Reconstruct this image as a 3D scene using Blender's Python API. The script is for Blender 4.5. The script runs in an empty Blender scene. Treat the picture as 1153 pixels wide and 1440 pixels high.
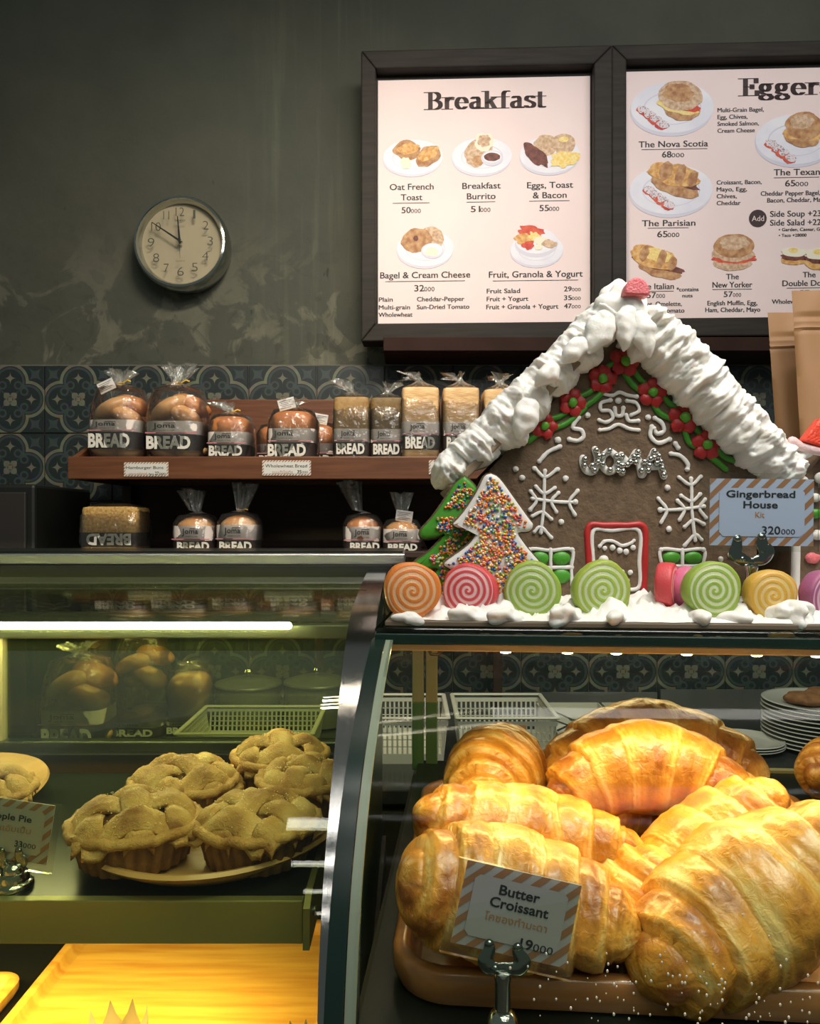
import bpy, math, random
from mathutils import Vector, Matrix, noise, Euler
PI = math.pi
SC = bpy.context.scene
COL = SC.collection
ZC = 1.45          # camera height above the floor
F = 1100.0         # focal length in pixels of the 1153 x 1440 frame

# ------------------------------------------------------------ camera, world, light, exposure
cam = bpy.data.cameras.new('camera'); camo = bpy.data.objects.new('camera', cam); COL.objects.link(camo)
camo.location = (0, 0, ZC); camo.rotation_euler = (PI/2, 0, 0)
cam.sensor_fit = 'VERTICAL'; cam.sensor_height = 24.0; cam.lens = 24.0*F/1440.0
cam.shift_y = 15/1440.0; cam.clip_start = 0.02; cam.clip_end = 50
SC.camera = camo
wd = bpy.data.worlds.new('world'); SC.world = wd; wd.use_nodes = True
wd.node_tree.nodes['Background'].inputs[0].default_value = (0.80, 0.92, 0.86, 1)
wd.node_tree.nodes['Background'].inputs[1].default_value = 0.14
def area(name, loc, target, size, size_y, power, color, spread=180):
    l = bpy.data.lights.new(name, 'AREA'); l.shape = 'RECTANGLE'; l.size = size; l.size_y = size_y
    l.energy = power; l.color = color; l.spread = math.radians(spread)
    o = bpy.data.objects.new(name, l); COL.objects.link(o); o.location = loc
    o.rotation_euler = (Vector(target)-Vector(loc)).to_track_quat('-Z', 'Y').to_euler()
    return o
for i_, (y_, p_) in enumerate(((-1.5, 7.0), (-0.85, 7.5), (-0.2, 9.0), (0.30, 8.0))):
    area('ceiling_light_front', (0.58, y_, 3.0), (0.60, y_*.5+.9, 1.45), 1.9, 0.07, p_, (1.0, 0.96, 0.90))
area('ceiling_light_menu', (0.75, 1.15, 3.05), (0.80, 2.25, 1.85), 1.2, 0.2, 6.6, (1.0, 0.93, 0.90))
for y_ in (0.98, 1.10):
    area('ceiling_light_bread', (-0.05, y_, 2.95), (-0.40, 2.1, 1.55), 0.46, 0.035, 5.0, (1.0, 0.86, 0.68), 110)
area('house_fill_light', (0.42, 0.30, 2.35), (0.30, 0.85, 1.45), 0.35, 0.2, 1.45, (1.0, 0.95, 0.88), 75)  # added fill light, only there to brighten the house icing
area('counter_bread_fill_light', (-0.52, 2.0, ZC-.092), (-0.52, 2.0, 0), .85, .04, 1.6, (1.0, .78, .42), 160)  # added warm fill for the bagged buns seen through the left case
SC.view_settings.view_transform = 'Standard'
SC.view_settings.look = 'None'
SC.view_settings.exposure = 0.0
SC.view_settings.gamma = 1.0
SC.view_settings.use_curve_mapping = False
SC.cycles.transparent_max_bounces = 32
SC.cycles.max_bounces = 8

# ------------------------------------------------------------ placing
def P(px, py, d):
    """point of the place seen at photo pixel px, py, at distance d in front of the camera"""
    return Vector(((px-576.5)/F*d, d, ZC+(735-py)/F*d))
def Zr(z): return ZC+z

# ------------------------------------------------------------ materials
def new_mat(name):
    m = bpy.data.materials.new(name); m.use_nodes = True
    nt = m.node_tree; nt.nodes.clear()
    out = nt.nodes.new('ShaderNodeOutputMaterial')
    return m, nt, out
def c4(c): return (c[0], c[1], c[2], 1)
def mat(name, col, rough=0.5, metal=0.0, col2=None, nscale=20, bump=0.0, bscale=None, stretch=(1, 1, 1), detail=5, sss=0, spec=0.5,
        emit=None, contrast=(0.35, 0.65), coat=0, aniso=0, coord='Object'):
    m, nt, out = new_mat(name); N = nt.nodes; L = nt.links
    b = N.new('ShaderNodeBsdfPrincipled'); L.new(b.outputs[0], out.inputs[0])
    b.inputs['Base Color'].default_value = c4(col); b.inputs['Roughness'].default_value = rough
    b.inputs['Metallic'].default_value = metal; b.inputs['Specular IOR Level'].default_value = spec
    if coat: b.inputs['Coat Weight'].default_value = coat; b.inputs['Coat Roughness'].default_value = 0.15
    if sss:
        b.inputs['Subsurface Weight'].default_value = sss; b.inputs['Subsurface Scale'].default_value = 0.01
        b.inputs['Subsurface Radius'].default_value = (1, 0.6, 0.4)
    if emit: b.inputs['Emission Color'].default_value = c4(emit[0]); b.inputs['Emission Strength'].default_value = emit[1]
    tc = N.new('ShaderNodeTexCoord'); mp = N.new('ShaderNodeMapping'); L.new(tc.outputs[coord], mp.inputs[0])
    mp.inputs['Scale'].default_value = stretch
    if col2:
        n = N.new('ShaderNodeTexNoise'); n.inputs['Scale'].default_value = nscale; n.inputs['Detail'].default_value = detail
        L.new(mp.outputs[0], n.inputs['Vector'])
        r = N.new('ShaderNodeValToRGB'); r.color_ramp.elements[0].position = contrast[0]; r.color_ramp.elements[1].position = contrast[1]
        r.color_ramp.elements[0].color = c4(col); r.color_ramp.elements[1].color = c4(col2)
        L.new(n.outputs['Fac'], r.inputs[0]); L.new(r.outputs[0], b.inputs['Base Color'])
    if bump:
        n2 = N.new('ShaderNodeTexNoise'); n2.inputs['Scale'].default_value = bscale or nscale; n2.inputs['Detail'].default_value = 4
        L.new(mp.outputs[0], n2.inputs['Vector'])
        bp = N.new('ShaderNodeBump'); bp.inputs['Strength'].default_value = bump; bp.inputs['Distance'].default_value = 0.002
        L.new(n2.outputs['Fac'], bp.inputs['Height']); L.new(bp.outputs[0], b.inputs['Normal'])
    return m
def glassy(name, tint, rough=0.02, ior=1.45, refl=1.0, wrinkle=0, base=0.0, haze=None):
    """clear sheet: light passes tinted, the rest is reflected by Fresnel"""
    m, nt, out = new_mat(name); N = nt.nodes; L = nt.links
    t = N.new('ShaderNodeBsdfTransparent'); t.inputs[0].default_value = c4(tint)
    g = N.new('ShaderNodeBsdfGlossy'); g.inputs['Roughness'].default_value = rough; g.inputs[0].default_value = (1, 1, 1, 1)
    f = N.new('ShaderNodeFresnel'); f.inputs[0].default_value = ior
    mu = N.new('ShaderNodeMath'); mu.operation = 'MULTIPLY_ADD'; mu.inputs[1].default_value = refl; mu.inputs[2].default_value = base; mu.use_clamp = True
    mx = N.new('ShaderNodeMixShader'); L.new(f.outputs[0], mu.inputs[0]); L.new(mu.outputs[0], mx.inputs[0])
    L.new(t.outputs[0], mx.inputs[1]); L.new(g.outputs[0], mx.inputs[2])
    last = mx
    if haze:
        d = N.new('ShaderNodeBsdfDiffuse'); d.inputs[0].default_value = c4(haze[0])
        m2 = N.new('ShaderNodeMixShader'); m2.inputs[0].default_value = haze[1]
        L.new(mx.outputs[0], m2.inputs[1]); L.new(d.outputs[0], m2.inputs[2]); last = m2
    L.new(last.outputs[0], out.inputs[0])
    if wrinkle:
        n = N.new('ShaderNodeTexNoise'); n.inputs['Scale'].default_value = wrinkle; n.inputs['Detail'].default_value = 3
        tc = N.new('ShaderNodeTexCoord'); L.new(tc.outputs['Object'], n.inputs['Vector'])
        bp = N.new('ShaderNodeBump'); bp.inputs['Strength'].default_value = 1.0; bp.inputs['Distance'].default_value = 0.012
        L.new(n.outputs['Fac'], bp.inputs['Height']); L.new(bp.outputs[0], g.inputs['Normal'])
    return m
# small expression helper for node maths
class V:
    nt = None
    def __init__(s, sock): s.s = sock
    @staticmethod
    def op(o, *a):
        n = V.nt.nodes.new('ShaderNodeMath'); n.operation = o
        for i, x in enumerate(a):
            if isinstance(x, V): V.nt.links.new(x.s, n.inputs[i])
            else: n.inputs[i].default_value = x
        return V(n.outputs[0])
    def __add__(s, o): return V.op('ADD', s, o)
    def __sub__(s, o): return V.op('SUBTRACT', s, o)
    def __mul__(s, o): return V.op('MULTIPLY', s, o)
    def abs(s): return V.op('ABSOLUTE', s)
    def sqrt(s): return V.op('SQRT', s)
    def lt(s, o): return V.op('LESS_THAN', s, o)
def vlen(a, b): return (a*a+b*b).sqrt()
def vmin(a, b): return V.op('MINIMUM', a, b)
def vmax(a, b): return V.op('MAXIMUM', a, b)

def tile_material(pitch):
    m, nt, out = new_mat('patterned_tile'); N = nt.nodes; L = nt.links; V.nt = nt
    b = N.new('ShaderNodeBsdfPrincipled'); L.new(b.outputs[0], out.inputs[0]); b.inputs['Roughness'].default_value = 0.42
    tc = N.new('ShaderNodeTexCoord'); sp = N.new('ShaderNodeSeparateXYZ'); L.new(tc.outputs['Object'], sp.inputs[0])
    x = V(sp.outputs[0])*(1/pitch); y = V(sp.outputs[2])*(1/pitch)
    a = x.abs(); c = y.abs()
    d = vmin(vlen(a-.26, c)-.262, vlen(a, c-.26)-.262)
    band = (d+.012).abs().lt(.022)
    inner = (d+.066).abs().lt(.017)
    astro = lambda p, q, k: (p.abs().sqrt()+q.abs().sqrt()).lt(k)
    stars = vmax(astro(a-.31, c, .31), astro(a, c-.31, .31))
    big = vmax(a, c); sm = vmin(a, c)
    fl = vmax((vlen(sm-.035, big-.07)).lt(.026), vlen(a-.062, c-.062).lt(.036))
    fl = vmax(fl, vmax(a, c).lt(.02))
    fl = vmax(fl, (vlen(a, c)-.052).abs().lt(.009))
    ring = vmax((vlen(a-.115, c-.205)-.05).abs().lt(.014), (vlen(a-.205, c-.115)-.05).abs().lt(.014))
    p2 = (a-.365)+(c-.365); q2 = (a-.365)-(c-.365)
    leaf = astro(p2, q2, .46)
    mid = vmax(vmax(inner, ring), leaf)
    light = vmax(vmax(band, stars), fl)
    mx1 = N.new('ShaderNodeMix'); mx1.data_type = 'RGBA'; L.new(mid.s, mx1.inputs[0])
    mx1.inputs[6].default_value = (.015, .023, .023, 1); mx1.inputs[7].default_value = (.038, .056, .054, 1)
    mx2 = N.new('ShaderNodeMix'); mx2.data_type = 'RGBA'; L.new(light.s, mx2.inputs[0]); L.new(mx1.outputs[2], mx2.inputs[6])
    mx2.inputs[7].default_value = (.135, .140, .098, 1)
    n = N.new('ShaderNodeTexNoise'); n.inputs['Scale'].default_value = 60; L.new(tc.outputs['Object'], n.inputs['Vector'])
    mx3 = N.new('ShaderNodeMix'); mx3.data_type = 'RGBA'; mx3.blend_type = 'MULTIPLY'; mx3.inputs[0].default_value = .6
    L.new(mx2.outputs[2], mx3.inputs[6]); L.new(n.outputs['Color'], mx3.inputs[7])
    mr = N.new('ShaderNodeVectorMath'); mr.operation = 'SCALE'; mr.inputs['Scale'].default_value = 1.35
    L.new(mx3.outputs[2], mr.inputs[0]); L.new(mr.outputs[0], b.inputs['Base Color'])
    return m

def plaster_material():
    m, nt, out = new_mat('aged_plaster'); N = nt.nodes; L = nt.links
    b = N.new('ShaderNodeBsdfPrincipled'); L.new(b.outputs[0], out.inputs[0]); b.inputs['Roughness'].default_value = 0.8
    tc = N.new('ShaderNodeTexCoord'); geo = tc.outputs['Object']
    def nz(scale, det=6, st=(1, 1, 1), dist=0, rough=.55):
        mp = N.new('ShaderNodeMapping'); mp.inputs['Scale'].default_value = st; L.new(geo, mp.inputs[0])
        n = N.new('ShaderNodeTexNoise'); n.inputs['Scale'].default_value = scale; n.inputs['Detail'].default_value = det
        n.inputs['Distortion'].default_value = dist; n.inputs['Roughness'].default_value = rough
        L.new(mp.outputs[0], n.inputs['Vector']); return n.outputs['Fac']
    def ramp(s, p0, c0, p1, c1):
        r = N.new('ShaderNodeValToRGB'); e = r.color_ramp.elements; e[0].position = p0; e[1].position = p1; e[0].color = c4(c0); e[1].color = c4(c1)
        L.new(s, r.inputs[0]); return r.outputs[0]
    def mix(f, a, bb, mode='MIX'):
        x = N.new('ShaderNodeMix'); x.data_type = 'RGBA'; x.blend_type = mode
        if isinstance(f, float): x.inputs[0].default_value = f
        else: L.new(f, x.inputs[0])
        L.new(a, x.inputs[6]); L.new(bb, x.inputs[7]); return x.outputs[2]
    base = ramp(nz(2.6, 10, rough=.68), .32, (.036, .040, .029), .70, (.078, .078, .056))
    green = ramp(nz(1.3, 3, dist=.6), .40, (.060, .062, .045), .66, (.042, .056, .042))
    c = mix(.45, base, green)
    streak = ramp(nz(3.0, 4, (9, 9, .45)), .52, (1, 1, 1), .78, (1.75, 1.75, 1.6))
    sx = N.new('ShaderNodeSeparateXYZ'); L.new(geo, sx.inputs[0])
    def rng(s, a, b_):
        r = N.new('ShaderNodeMapRange'); r.inputs[1].default_value = a; r.inputs[2].default_value = b_; L.new(s, r.inputs[0]); r.interpolation_type = 'SMOOTHSTEP'; return r.outputs[0]
    def mul(a, bb, o='MULTIPLY'):
        x = N.new('ShaderNodeMath'); x.operation = o; x.use_clamp = True
        L.new(a, x.inputs[0])
        if isinstance(bb, (int, float)): x.inputs[1].default_value = bb
        else: L.new(bb, x.inputs[1])
        return x.outputs[0]
    # stained, paler band that runs along the foot of the plaster just above the tiles
    low = rng(sx.outputs[2], ZC+.98, ZC+.48)
    patch = rng(nz(5.5, 5, dist=1.2), .50, .56)
    patch2 = rng(nz(11, 6, dist=1.5), .56, .60)
    m1 = mul(low, patch); pale = ramp(nz(20, 4), .3, (.115, .115, .080), .7, (.165, .160, .115))
    c = mix(mul(m1, .65), c, pale)
    dark = ramp(nz(9, 4), .3, (.030, .033, .024), .7, (.045, .048, .034))
    c = mix(mul(mul(low, patch2), .6), c, dark)
    sw = mul(rng(sx.outputs[0], -.62, -.25), rng(sx.outputs[0], .05, -.20))
    c = mix(mul(sw, .9), c, mix(1.0, c, streak, 'MULTIPLY'))
    # fine drips and specks
    speck = rng(nz(28, 2, (1, 1, .35)), .73, .77); blk = ramp(nz(3), 0, (.02, .022, .016), 1, (.02, .022, .016))
    c = mix(mul(speck, .7), c, blk)
    L.new(c, b.inputs['Base Color'])
    bp = N.new('ShaderNodeBump'); bp.inputs['Strength'].default_value = .5; bp.inputs['Distance'].default_value = .01
    L.new(nz(7, 8), bp.inputs['Height']); L.new(bp.outputs[0], b.inputs['Normal'])
    return m

def toast_material(name, c0, c1, c2, rough=.34, coat=.35, bs=170, bump=.7, bd=.0015):
    m, nt, out = new_mat(name); N = nt.nodes; L = nt.links
    b = N.new('ShaderNodeBsdfPrincipled'); L.new(b.outputs[0], out.inputs[0]); b.inputs['Roughness'].default_value = rough
    b.inputs['Coat Weight'].default_value = coat; b.inputs['Coat Roughness'].default_value = .22
    b.inputs['Subsurface Weight'].default_value = .12; b.inputs['Subsurface Scale'].default_value = .008; b.inputs['Subsurface Radius'].default_value = (1, .5, .15)
    at = N.new('ShaderNodeAttribute'); at.attribute_name = 'toast'
    tc = N.new('ShaderNodeTexCoord')
    n = N.new('ShaderNodeTexNoise'); n.inputs['Scale'].default_value = 38; n.inputs['Detail'].default_value = 8; n.inputs['Roughness'].default_value = .62; n.inputs['Distortion'].default_value = .8
    L.new(tc.outputs['Object'], n.inputs['Vector'])
    ma = N.new('ShaderNodeMath'); ma.operation = 'MULTIPLY_ADD'; ma.inputs[1].default_value = 1.25; L.new(n.outputs['Fac'], ma.inputs[0])
    n.inputs['Scale'].default_value = 30
    s2 = N.new('ShaderNodeMath'); s2.operation = 'SUBTRACT'; s2.inputs[1].default_value = .60
    L.new(at.outputs['Fac'], ma.inputs[2]); L.new(ma.outputs[0], s2.inputs[0])
    r = N.new('ShaderNodeValToRGB'); e = r.color_ramp.elements; e[0].color = c4(c0); e[0].position = .12; e[1].color = c4(c2); e[1].position = 1.0
    k = e.new(.5); k.color = c4(c1)
    L.new(s2.outputs[0], r.inputs[0]); L.new(r.outputs[0], b.inputs['Base Color'])
    n2 = N.new('ShaderNodeTexNoise'); n2.inputs['Scale'].default_value = bs; n2.inputs['Detail'].default_value = 5; n2.inputs['Distortion'].default_value = 1.0
    L.new(tc.outputs['Object'], n2.inputs['Vector'])
    bp = N.new('ShaderNodeBump'); bp.inputs['Strength'].default_value = bump; bp.inputs['Distance'].default_value = bd
    L.new(n2.outputs['Fac'], bp.inputs['Height']); L.new(bp.outputs[0], b.inputs['Normal'])
    return m

def swirl_material(name, ca, cb, turns_width, r, cx=0, cz=0):
    """jelly roll candy: a two colour spiral on the cut faces"""
    m, nt, out = new_mat(name); N = nt.nodes; L = nt.links; V.nt = nt
    b = N.new('ShaderNodeBsdfPrincipled'); L.new(b.outputs[0], out.inputs[0]); b.inputs['Roughness'].default_value = .45
    b.inputs['Subsurface Weight'].default_value = .35; b.inputs['Subsurface Scale'].default_value = .012
    tc = N.new('ShaderNodeTexCoord'); sp = N.new('ShaderNodeSeparateXYZ'); L.new(tc.outputs['Object'], sp.inputs[0])
    nn = N.new('ShaderNodeTexNoise'); nn.inputs['Scale'].default_value = 45; L.new(tc.outputs['Object'], nn.inputs['Vector'])
    x = V(sp.outputs[0])-cx; z = V(sp.outputs[2])-cz
    rr = vlen(x, z); th = V.op('ARCTAN2', z, x)
    ph = rr*(1/turns_width) - th*(1/(2*PI)) + V(nn.outputs['Fac'])*.35
    fr = V.op('FRACT', ph+8.0)
    w = V.op('SMOOTH_MIN', (fr-.5).abs(), .5, .05)
    k = V.op('MULTIPLY_ADD', w, 5.0, -.75); k.s.node.use_clamp = True
    outer = V.op('GREATER_THAN', rr, r*.90)
    k2 = vmax(k, outer)
    mx = N.new('ShaderNodeMix'); mx.data_type = 'RGBA'; L.new(k2.s, mx.inputs[0]); mx.inputs[6].default_value = c4(cb); mx.inputs[7].default_value = c4(ca)
    L.new(mx.outputs[2], b.inputs['Base Color'])
    n2 = N.new('ShaderNodeTexNoise'); n2.inputs['Scale'].default_value = 900; L.new(tc.outputs['Object'], n2.inputs['Vector'])
    h = V(n2.outputs['Fac'])*.5 + k2*.6
    bp = N.new('ShaderNodeBump'); bp.inputs['Strength'].default_value = .7; bp.inputs['Distance'].default_value = .0012
    L.new(h.s, bp.inputs['Height']); L.new(bp.outputs[0], b.inputs['Normal'])
    return m

M = {}
M['plaster'] = plaster_material()
M['floor'] = mat('floor_concrete', (.10, .095, .08), .6, col2=(.14, .13, .11), nscale=4)
M['grout'] = mat('grout', (.10, .105, .085), .8, col2=(.13, .135, .11), nscale=30)
M['frame'] = mat('dark_board_frame', (.014, .012, .009), .65, col2=(.025, .020, .016), nscale=8, stretch=(1, 1, 12), spec=.3)
M['frame2'] = mat('dark_inner_lip', (.020, .017, .015), .6)
M['ledge'] = mat('dark_red_wood', (.022, .009, .006), .75, col2=(.030, .013, .009), nscale=10, spec=.2)
M['poster'] = mat('poster_paper', (.80, .66, .65), .55, col2=(.83, .69, .68), nscale=6)
M['ink'] = mat('black_ink', (.018, .022, .024), .6)
M['inkbrown'] = mat('brown_black_ink', (.035, .016, .016), .6)
M['white'] = mat('white_print', (.80, .80, .86), .5, col2=(.70, .70, .80), nscale=12)
M['platerim'] = mat('plate_rim_print', (.62, .61, .72), .5)
M['f_brown'] = mat('print_toast', (.34, .14, .05), .6, col2=(.58, .34, .16), nscale=70)
M['f_gold'] = mat('print_gold', (.55, .24, .04), .6, col2=(.78, .50, .20), nscale=90)
M['f_tan'] = mat('print_tan', (.46, .28, .16), .6, col2=(.70, .52, .36), nscale=120)
M['f_dark'] = mat('print_dark', (.08, .02, .015), .6, col2=(.22, .06, .04), nscale=90)
M['f_yellow'] = mat('print_yellow', (.80, .55, .10), .6, col2=(.85, .72, .35), nscale=150)
M['f_red'] = mat('print_red', (.55, .03, .02), .6, col2=(.70, .12, .05), nscale=60)
M['f_cream'] = mat('print_cream', (.82, .78, .62), .6)
M['f_dragon'] = mat('print_speckled', (.75, .68, .72), .6, col2=(.22, .16, .20), nscale=260, contrast=(.5, .62))
M['chrome'] = mat('chrome', (.45, .47, .44), .10, 1.0)
M['chrome_dark'] = mat('clip_chrome', (.22, .25, .22), .16, 1.0)
M['steel'] = mat('brushed_steel', (.50, .50, .49), .30, 1.0, bump=.25, bscale=60, stretch=(.3, 60, 60))
M['strip'] = mat('brushed_end_strip', (.34, .34, .33), .11, 1.0, bump=.05, bscale=20, stretch=(400, 2, 2))
M['rail_steel'] = mat('dull_green_steel', (.20, .24, .18), .30, 1.0, col2=(.26, .29, .21), nscale=5)
M['shelf_rail'] = mat('olive_shelf_rail', (.25, .25, .10), .38, .6, col2=(.30, .29, .13), nscale=5, stretch=(.5, 1, 1))
M['dark'] = mat('near_black', (.006, .007, .006), .5)
M['darkgreen'] = mat('dark_green_edge', (.004, .015, .011), .25, col2=(.006, .021, .015), nscale=10)
M['sideglass'] = mat('green_side_panel', (.014, .040, .026), .30)
M['blackglass'] = mat('black_glass_shelf', (.008, .012, .009), .28)
M['clockface'] = mat('clock_face', (.30, .26, .17), .6, col2=(.33, .29, .19), nscale=8)
M['clockink'] = mat('clock_ink', (.05, .055, .04), .6)
M['wood_shelf'] = mat('stained_shelf_wood', (.105, .036, .014), .45, col2=(.155, .056, .021), nscale=9, stretch=(1, 8, 14))
M['wood_dark'] = mat('dark_shelf_wood', (.030, .012, .007), .6, col2=(.040, .017, .009), nscale=9, stretch=(1, 8, 14))
M['crust'] = mat('loaf_crust', (.34, .115, .03), .5, col2=(.50, .20, .055), nscale=25, bump=.4, bscale=90)
M['bun'] = mat('bun_crust', (.48, .22, .075), .42, col2=(.66, .42, .19), nscale=14, bump=.3, bscale=80)
M['bunred'] = mat('dark_bun_crust', (.42, .15, .04), .42, col2=(.52, .22, .07), nscale=14, bump=.3, bscale=80)
M['crumb'] = mat('white_loaf_side', (.72, .43, .18), .6, col2=(.82, .57, .28), nscale=40, bump=.9, bscale=45, stretch=(1, 1, 3))
M['brownloaf'] = mat('brown_loaf_side', (.30, .17, .055), .6, col2=(.42, .26, .09), nscale=60, bump=.8, bscale=60)
M['brownloaf2'] = mat('dark_loaf_side', (.16, .10, .035), .6, col2=(.24, .15, .05), nscale=60, bump=.8, bscale=60)
M['seedloaf'] = mat('seeded_loaf_side', (.42, .22, .05), .6, col2=(.68, .46, .16), nscale=170, bump=.6, bscale=150)
M['band'] = mat('band_cream', (.74, .66, .60), .5, col2=(.80, .72, .66), nscale=30)
M['bandpink'] = mat('band_pink_line', (.55, .20, .22), .5)
M['banddark'] = mat('band_dark', (.035, .022, .020), .5)
M['letter'] = mat('band_letter', (.74, .71, .64), .5, col2=(.62, .60, .53), nscale=90)
M['film'] = glassy('bag_film', (.95, .95, .93), .14, 1.45, 1.0, wrinkle=30, base=.015, haze=((.75, .75, .70), .02))
M['tuft'] = glassy('bag_tuft', (.84, .87, .84), .16, 1.45, 1.2, wrinkle=55, base=.12, haze=((.75, .76, .70), .10))
M['tie'] = mat('yellow_tie', (.70, .45, .06), .5)
M['card'] = mat('card_paper', (.66, .65, .62), .5)
M['cardblue'] = mat('card_blue_paper', (.44, .53, .70), .5)
M['cardgrey'] = mat('card_grey_paper', (.42, .42, .40), .5)
M['kraft'] = mat('kraft_stripe', (.34, .17, .075), .55)
M['kraftink'] = mat('kraft_ink', (.42, .20, .07), .55)
M['sleeve'] = glassy('plastic_sleeve', (.93, .94, .92), .05, 1.4, .35, base=.015)
M['glass_left'] = glassy('curved_glass', (.92, .955, .80), .02, 1.5, .34)
M['glass_right'] = glassy('case_glass', (.965, .985, .95), .04, 1.45, .02)
M['glass_top'] = glassy('case_top_glass', (.45, .55, .48), .04, 1.5, .8)
M['glass_door'] = glassy('rear_door_glass', (.84, .90, .62), .03, 1.45, .3, haze=((.10, .13, .05), .04))
M['icing'] = mat('white_icing', (.80, .78, .72), .55, sss=.25, bump=.5, bscale=120, col2=(.84, .82, .77), nscale=20)
M['icing2'] = mat('piped_icing', (.70, .68, .64), .5, sss=.1)
M['ginger'] = mat('gingerbread', (.100, .062, .032), .75, col2=(.145, .092, .050), nscale=90, bump=.6, bscale=220)
M['gingeredge'] = mat('gingerbread_edge', (.26, .19, .12), .8, col2=(.32, .24, .16), nscale=60)
M['green'] = mat('green_icing', (.045, .23, .012), .42, col2=(.06, .29, .02), nscale=20, bump=.3, bscale=80)
M['red'] = mat('red_icing', (.36, .014, .014), .45, col2=(.44, .022, .02), nscale=40)
M['flowerc'] = mat('green_flower_centre', (.09, .32, .02), .4)
M['jelly_red'] = mat('red_sugar_jelly', (.80, .07, .03), .35, sss=.3, bump=.7, bscale=500)
M['jelly_pink'] = mat('pink_sugar_jelly', (.70, .16, .18), .4, sss=.3, bump=.7, bscale=500)
M['jelly_white'] = mat('pale_jelly', (.75, .55, .55), .45, sss=.3, bump=.7, bscale=500)
M['silver'] = mat('silver_ball', (.66, .66, .62), .14, 1.0)
M['kraftbag'] = mat('kraft_paper_bag', (.30, .155, .062), .6, col2=(.36, .19, .08), nscale=5, bump=.25, bscale=12, stretch=(1, 1, .4))
M['board'] = mat('cake_board', (.13, .095, .06), .6)
SPR = [mat('sprinkle_%s' % n, c, .3, coat=.5) for n, c in (('orange', (.85, .22, .03)), ('blue', (.02, .13, .42)), ('yellow', (.85, .60, .08)),
        ('pink', (.75, .12, .16)), ('green', (.16, .42, .05)), ('white', (.8, .72, .62)))]
M['croissant'] = toast_material('croissant_pastry', (.84, .60, .20), (.74, .35, .045), (.30, .085, .008))
M['croissant_brown'] = toast_material('croissant_baked_darker', (.74, .42, .10), (.55, .24, .04), (.25, .07, .01))
M['pie'] = toast_material('pie_crust', (.66, .46, .19), (.54, .32, .10), (.26, .11, .02), rough=.6, coat=.05, bs=330, bump=.9, bd=.0022)
M['pieshell'] = toast_material('pie_shell', (.34, .20, .075), (.26, .13, .045), (.12, .05, .015), rough=.7, coat=0, bs=420, bump=.6)
M['filling'] = mat('apple_filling', (.06, .025, .012), .25, col2=(.13, .06, .02), nscale=80)
M['sugar'] = mat('sugar_grain', (.80, .68, .45), .3)
M['woodplate'] = mat('pale_wood_plate', (.52, .30, .115), .40, col2=(.60, .37, .16), nscale=14, stretch=(1, 8, 1), coat=.3)
M['traywood'] = mat('croissant_tray_wood', (.28, .115, .030), .28, col2=(.42, .19, .06), nscale=8, stretch=(1, 9, 9), coat=.5)
def planky():
    m = mat('yellow_tray_wood', (.62, .28, .045), .38, col2=(.86, .52, .12), nscale=5, stretch=(1.2, 16, 1), coat=.25, contrast=(.30, .62), detail=9)
    return m
M['yellowwood'] = planky()
M['plastic_white'] = mat('white_plastic', (.44, .44, .37), .45)
M['cutlery'] = glassy('clear_wrapped_cutlery', (.75, .80, .85), .15, 1.45, .8, base=.25)
M['ceramic'] = mat('white_ceramic', (.50, .50, .46), .2, coat=.4)
M['cookie'] = mat('brown_cookie', (.16, .07, .025), .8, col2=(.26, .12, .045), nscale=60, bump=1, bscale=60)
M['counter'] = mat('dark_counter_top', (.022, .026, .024), .22)
M['backsteel'] = mat('counter_upstand_steel', (.16, .17, .16), .35, .6, col2=(.22, .23, .21), nscale=6)
M['cabinet'] = mat('dark_cabinet', (.020, .018, .014), .5)
M['paper'] = mat('muffin_paper', (.80, .74, .50), .6)
M['beige'] = mat('beige_post', (.42, .38, .22), .4)
M['seam'] = mat('pale_green_seal', (.22, .27, .19), .3)
M['post_reflection'] = mat('post_green_reflection', (.12, .24, .10), .3)
M['ledbar'] = mat('warm_led_bar', (.62, .50, .26), .4)
M['led'] = mat('led_lamp', (1, .9, .6), .5, emit=((1.0, .80, .42), 26))
M['tube'] = mat('fluorescent_tube', (1, 1, .8), .5, emit=((1.0, .88, .48), 60.0))
M['drop'] = mat('bright_sparkle_drop', (.95, .90, .70), .15, .35)
M['tile'] = None

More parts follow.
